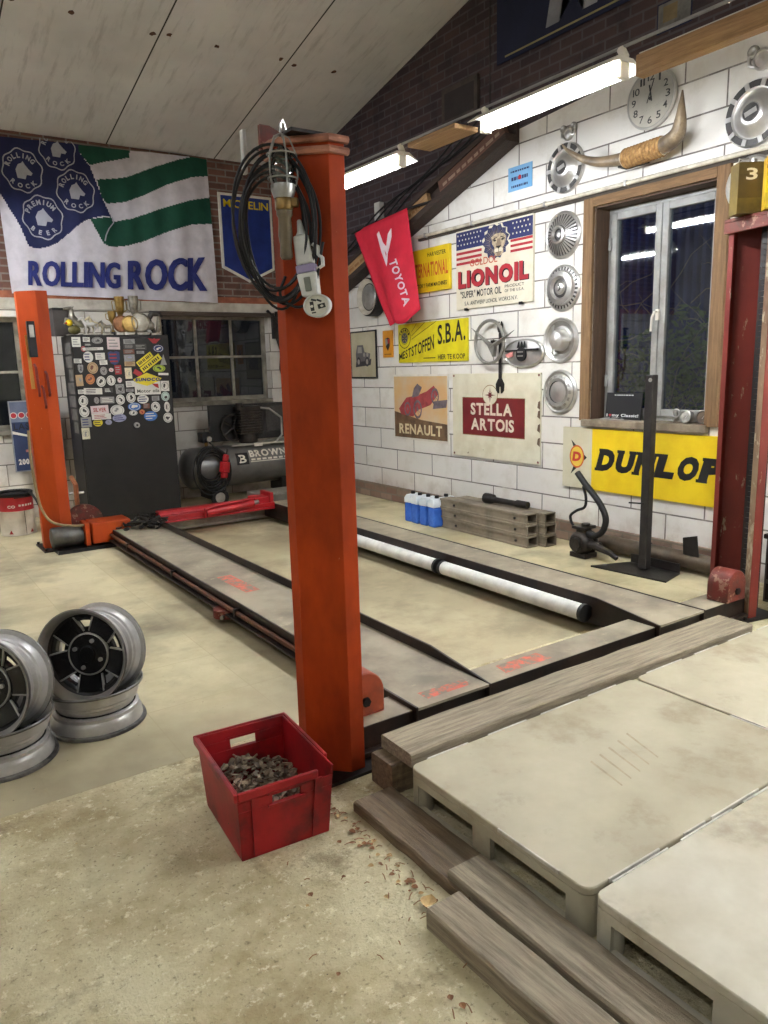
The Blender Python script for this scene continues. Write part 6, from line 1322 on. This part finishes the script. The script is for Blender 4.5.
tag(b.build('storage_box', loc=(tx_(64.5), 8.16, CHt), rot=(0, 0, .1), bevel=.004), 'dark grey upright box at the left end of the cabinet top', 'box')
b = MB(); b.M = Matrix.Translation((0, 0, 0)); b.sphere((0, 0, .05), .05, pm('olive_duck', (110, 104, 58), (80, 78, 46), 12, .6), 16, (1.3, .8, .9)); b.sphere((-.05, 0, .115), .032, yel, 14); b.tube([(-.075, 0, .112), (-.1, 0, .108)], [.012, .004], oran, 8)
tag(b.build('toy_duck', loc=(CX0+.05, 7.92, CHt), rot=(0, 0, .4)), 'small green and yellow duck figure at the front left corner of the cabinet top', 'figurine')

# ---- compressor
cp = thing('air_compressor', 'grey air compressor with lettered tank before the back window', 'compressor', (3.55, 8.2, 0))
tank = pm('grey_tank_paint', (118, 116, 113), (100, 98, 95), 4, .32, .4)
b = MB(); T = Matrix.Translation((-.62, 0, .43)) @ Matrix.Rotation(PI/2, 4, 'Y')
b.lathe([(.001, -.11), (.09, -.1), (.17, -.065), (.215, -.02), (.235, .03), (.235, 1.27), (.215, 1.32), (.17, 1.365), (.09, 1.4), (.001, 1.41)], tank, 48, T)
for x in (-.4, .5): b.box(x-.05, x+.05, -.16, .16, .08, .26, dark)
b.build('tank', cp)
b = MB(); TH = lambda X, Z: (X, -math.sqrt(max(.0001, .237**2-(Z-.43)**2)), Z)
def onT(X, Z): return TH(X, Z)
b.add([onT(-.06+.15*i/4, .45+.13*j/6) for j in range(7) for i in range(5)], [(j*5+i, j*5+i+1, (j+1)*5+i+1, (j+1)*5+i) for j in range(6) for i in range(4)], black)
TH2 = lambda X, Z: (X, -math.sqrt(max(.0001, .2385**2-(Z-.43)**2)), Z)
b.v = [(x-.08, y, z) for x, y, z in b.v]; text(b, 'B', -.11, -.02,   .47, .56, 0, white, .02, 0, TH2); text(b, 'BROWN', .03, .5, .525, .6, 0, white, .035, 0, TH2); [b.add([TH2(x_, .488), TH2(x_+.05, .488), TH2(x_+.05, .508), TH2(x_, .508)], [(0, 1, 2, 3)], white) for x_ in (.04, .11, .18, .25, .32, .39, .46)]; b.add([TH2(.03+.5*i/4, .47+.009*j) for j in range(2) for i in range(5)], [(i, i+1, 6+i, 5+i) for i in range(4)], white); b.build('lettering', cp)
b = MB(); b.box(-.15, .55, -.15, .15, .655, .675, pm('pale_bracket', (176, 170, 156), None, 6, .5)); b.box(.12, .22, -.17, -.15, .64, .675, white); b.build('top_plate', cp)
b = MB(); b.lathe([(.1, .67), (.11, .69), (.1, .78)], cast, 20, Matrix.Translation((.12, 0, 0)), True, True)
for k in range(9): z = .78+.03*k; b.box(.12-.15, .12+.15, -.11, .11, z, z+.013, cast)
b.box(.12-.12, .12+.12, -.09, .09, .78, 1.06, cast); b.box(.12-.13, .12+.13, -.1, .1, 1.06, 1.1, cast); b.cyl((.0, -.06, 1.06), (.0, -.06, 1.14), .04, cast, 14); b.build('pump_head', cp, bevel=.004)
b = MB(); b.box(-.3, .9, .1, .16, .7, 1.12, pm('black_belt_guard', (34, 33, 33), (44, 42, 42), 6, .5)); b.box(.4, .85, .09, .1, .78, 1.08, pm('guard_mesh', (70, 68, 64), (52, 50, 48), 60, .6)); b.build('belt_guard', cp, bevel=.01)
b = MB(); T = Matrix.Translation((-.05, .02, .86)) @ Matrix.Rotation(PI/2, 4, 'X'); b.lathe([(.15, -.03), (.16, -.03), (.16, .02), (.14, .02), (.14, -.01)], cast, 32, T)
for k in range(5): a = 2*PI*k/5; b.tube([(-.05, .02, .86), (-.05+.15*math.cos(a), .02, .86+.15*math.sin(a))], .014, cast, 8)
b.build('flywheel', cp)
b = MB(); T = Matrix.Translation((.78, -.02, .83)) @ Matrix.Rotation(PI/2, 4, 'X'); b.lathe([(.02, -.17), (.1, -.16), (.125, -.13), (.125, .12), (.11, .16), (.06, .18), (.02, .18)], tank, 30, T, True, True)
for k in range(16):
    a = 2*PI*k/16; b.M = Matrix.Translation((.78, -.02, .83)) @ Matrix.Rotation(a, 4, 'Y'); b.box(.12, .136, -.11, .12, -.004, .004, tank)
b.M = Matrix.Identity(4); b.box(.68, .88, -.14, .12, .66, .72, dark); b.build('motor', cp)
b = MB(); b.tube([(.22, -.05, 1.08), (.36, -.1, 1.06), (.5, -.12, .95), (.5, -.12, .75), (.42, -.1, .66)], .013, chrome2, 8); b.build('delivery_pipe', cp)
b = MB(); b.box(-.48, -.34, -.09, .05, .72, .83, black); b.cyl((-.41, -.02, .65), (-.41, -.02, .72), .02, brass, 12); b.tube([(-.41, -.09, .76), (-.41, -.13, .76)], .03, chrome2, 16); b.build('pressure_switch', cp, bevel=.008)
b = MB(); T = Matrix.Translation((-.36, -.2, .10)) @ Matrix.Rotation(PI/2, 4, 'X'); b.lathe([(.06, -.02), (.07, -.028), (.1, -.024), (.104, 0), (.1, .024), (.07, .028), (.06, .02)], rubber, 32, T); b.build('wheel', cp); k = MB(); k.lathe([(.02, -.022), (.06, -.016), (.06, .016), (.02, .022)], chrome2, 24, T, True, True); k.build('hub', COL.objects[-1] if False else cp)
b = MB(); b.box(.45, .55, -.05, .05, 0, .1, dark); b.box(-.42, -.3, -.14, .14, .08, .12, dark); b.build('support_leg', cp)
b = MB(); rs = random.Random(8)
for k in range(10):
    cx, cz, r = -.46+rs.uniform(-.03, .04), .47+rs.uniform(-.05, .04), .2+rs.uniform(-.05, .03); yy = -.25-.008*k
    b.tube([(cx+r*.9*math.cos(2*PI*i/32), yy-.01*math.sin(4*PI*i/32+k), cz+r*1.15*math.sin(2*PI*i/32)-(.03*k/10)) for i in range(32)], .009, rubber, 6, True)
b.tube([(-.41, -.13, .72), (-.42, -.24, .7), (-.44, -.3, .66)], .009, rubber, 6); b.tube([(-.36, -.34, .5), (-.34, -.34, .3), (-.33, -.3, .02)], .009, rubber, 6)
tag(b.build('power_cable', loc=(3.55, 8.2, 0)), 'coil of black cable hanging on the left end of the compressor', 'cable')
b = MB(); b.box(-.045, .045, -.04, .04, 0, .12, redp); b.cyl((0, 0, .12), (0.01, 0, .2), .032, redp, 16); b.cyl((0, 0, 0), (-.0, 0, -.06), .04, redp, 16); o = tag(b.build('power_plug', loc=(3.2, 7.845, .4), rot=(0, .15, .2), bevel=.01), 'red industrial plug on the cable hanging on the compressor', 'plug')
k = MB(); k.cyl((.01, 0, .2), (.02, 0, .26), .012, rubber, 10); k.cyl((0, 0, -.06), (-.0, .0, -.1), .01, rubber, 10); k.build('cable_gland', o)
# grey board beside the compressor foot, seen past the near post
b = MB(); b.box(-.3, .3, -.2, .2, 0, .16, pm('grey_block', (124, 120, 110), (104, 100, 90), 5, .7)); tag(b.build('concrete_block', loc=(3.75, 7.65, 0), bevel=.01), 'grey block on the floor in front of the compressor tank', 'block')
# ---- clamp and cable by the back window, paint drum, poster, pry bar
b = MB(); b.box(-.04, .04, -.05, 0, -.13, .13, dark); b.prism([(-.12, .2), (-.1, .22), (.05, .08), (.03, .05)], 'y', -.06, -.03, dark); b.prism([(.0, .2), (.06, .2), (.04, .12), (.0, .12)], 'y', -.06, -.03, dark)
for k in range(3): b.tube([(.0+.02*k, -.04, -.12), (.05+.02*k, -.05, -.3), (.02+.06*k, -.06, -.5), (.06+.03*k, -.05, -.66), (.12, -.05, -.7)], .01, rubber, 6)
tag(b.build('wall_clamp', loc=(4.38, BY-.003, 2.02)), 'dark clamp with hanging cables beside the back window', 'clamp')
dr = thing('paint_drum', 'white paint drum with a red band on the floor by the far orange post', 'drum', (1.09, 7.98, 0))
dw_ = pm('drum_white', (216, 208, 194), (190, 180, 164), 6, .45); drd = pm('drum_red', (172, 32, 36), (150, 28, 32), 6, .45)
b = MB(); b.lathe([(.155, 0), (.16, .006), (.155, .015), (.155, .235), (.158, .24), (.155, .245), (.155, .37), (.16, .376), (.16, .39), (.15, .392)], None, 44, cap0=True, cap1=True, mats=[dw_]*4+[drd]*3+[dark]*2)
fc = lambda X, Z: (.1565*math.sin(X/.156), -.1565*math.cos(X/.156), Z); text(b, 'CO', -.10, -.03, .272, .3, 0, white, .05, 0, fc); [b.add([fc(x_, .285), fc(x_+.02, .285), fc(x_+.02, .303), fc(x_, .303)], [(0, 1, 2, 3)], white) for x_ in (.0, .03, .06, .09, .12)]
for x0 in (-.11, .09): b.add([fc(x0, .02), fc(x0+.04, .02), fc(x0+.02, .06)], [(0, 1, 2)], drd)
b.add([fc(.045, .0), fc(.05, .0), fc(.05, .24), fc(.045, .24)], [(0, 1, 2, 3)], ink)
b.build('drum_body', dr); k = MB(); k.tube([(.15*math.cos(2*PI*i/40), .15*math.sin(2*PI*i/40), .405) for i in range(40)], .014, black, 8, True); k.build('lid_ring', dr)
k = MB(); k.tube([(.155*math.cos(a), -.155*math.sin(a)-.012*math.sin((a)), .37-.0*a) for a in [.3, .8, 1.3, 1.8]], .005, dark, 6); k.build('handle', dr)
b = MB(); b.tube(sm([(0, .3, .42), (.05, .1, .4), (.08, -.1, .3), (.09, -.22, .12), (.16, -.3, .03), (.26, -.36, .015), (.34, -.5, .015)]), .012, rubber, 8); tag(b.build('black_hose', loc=(1.16, 7.72, 0)), 'black hose drooping from the paint drum to the floor by the far post', 'hose')
pz = thing('framed_poster', 'dark blue framed race poster behind the far orange post', 'poster', (1.40, 8.66, .52))
b = MB(); b.box(-.18, .32, -.012, .006, 0, .74, pm('silver_poster_frame', (170, 172, 176), None, 6, .35, .5)); b.build('frame', pz, bevel=.002)
b = MB(); y = -.0132; rect(b, -.168, .308, .012, .728, y, pm('poster_navy', (40, 58, 96), (28, 40, 70), 2, .5)); rect(b, -.168, .308, .52, .728, y-.0005, pm('poster_pale', (120, 130, 150), (90, 100, 124), 3, .5))
text(b, 'LAS VEGAS', -.15, .3, .44, .51, y-.001, flat('poster_dark', (24, 28, 40), .5), .02); text(b, '2005', hit(20, 472, 1, 8.647).x-1.40, hit(34, 472, 1, 8.647).x-1.40, .075, .135, y-.001, white, .05)
for i in range(6): ell(b, -.14+.075*i, .59, .034, .034, y-.001, white, 18); ell(b, -.14+.075*i, .59, .027, .027, y-.0015, signred, 18)
ell(b, .04, .215, .05, .06, y-.001, signred, 20); rect(b, -.06, .14, .205, .23, y-.0015, pm('poster_rose', (200, 120, 110), None, 9, .5)); shape(b, [(-.168, .43), (.05, .36), (.05, .345), (-.168, .40)], y-.001, white); b.build('print', pz)
b = MB(); b.tube([(0, 0, 0), (.01, .02, .5), (.0, .12, .56)], .022, wood('orange_bar', (160, 96, 56), (120, 72, 44), 'z'), 10); b.tube([(-.05, .03, .42), (.08, .03, .42)], .012, chrome2, 8); tag(b.build('pry_bar', loc=(1.52, 7.35, .0)), 'rusty orange bar standing between the far post and the cabinet', 'bar')
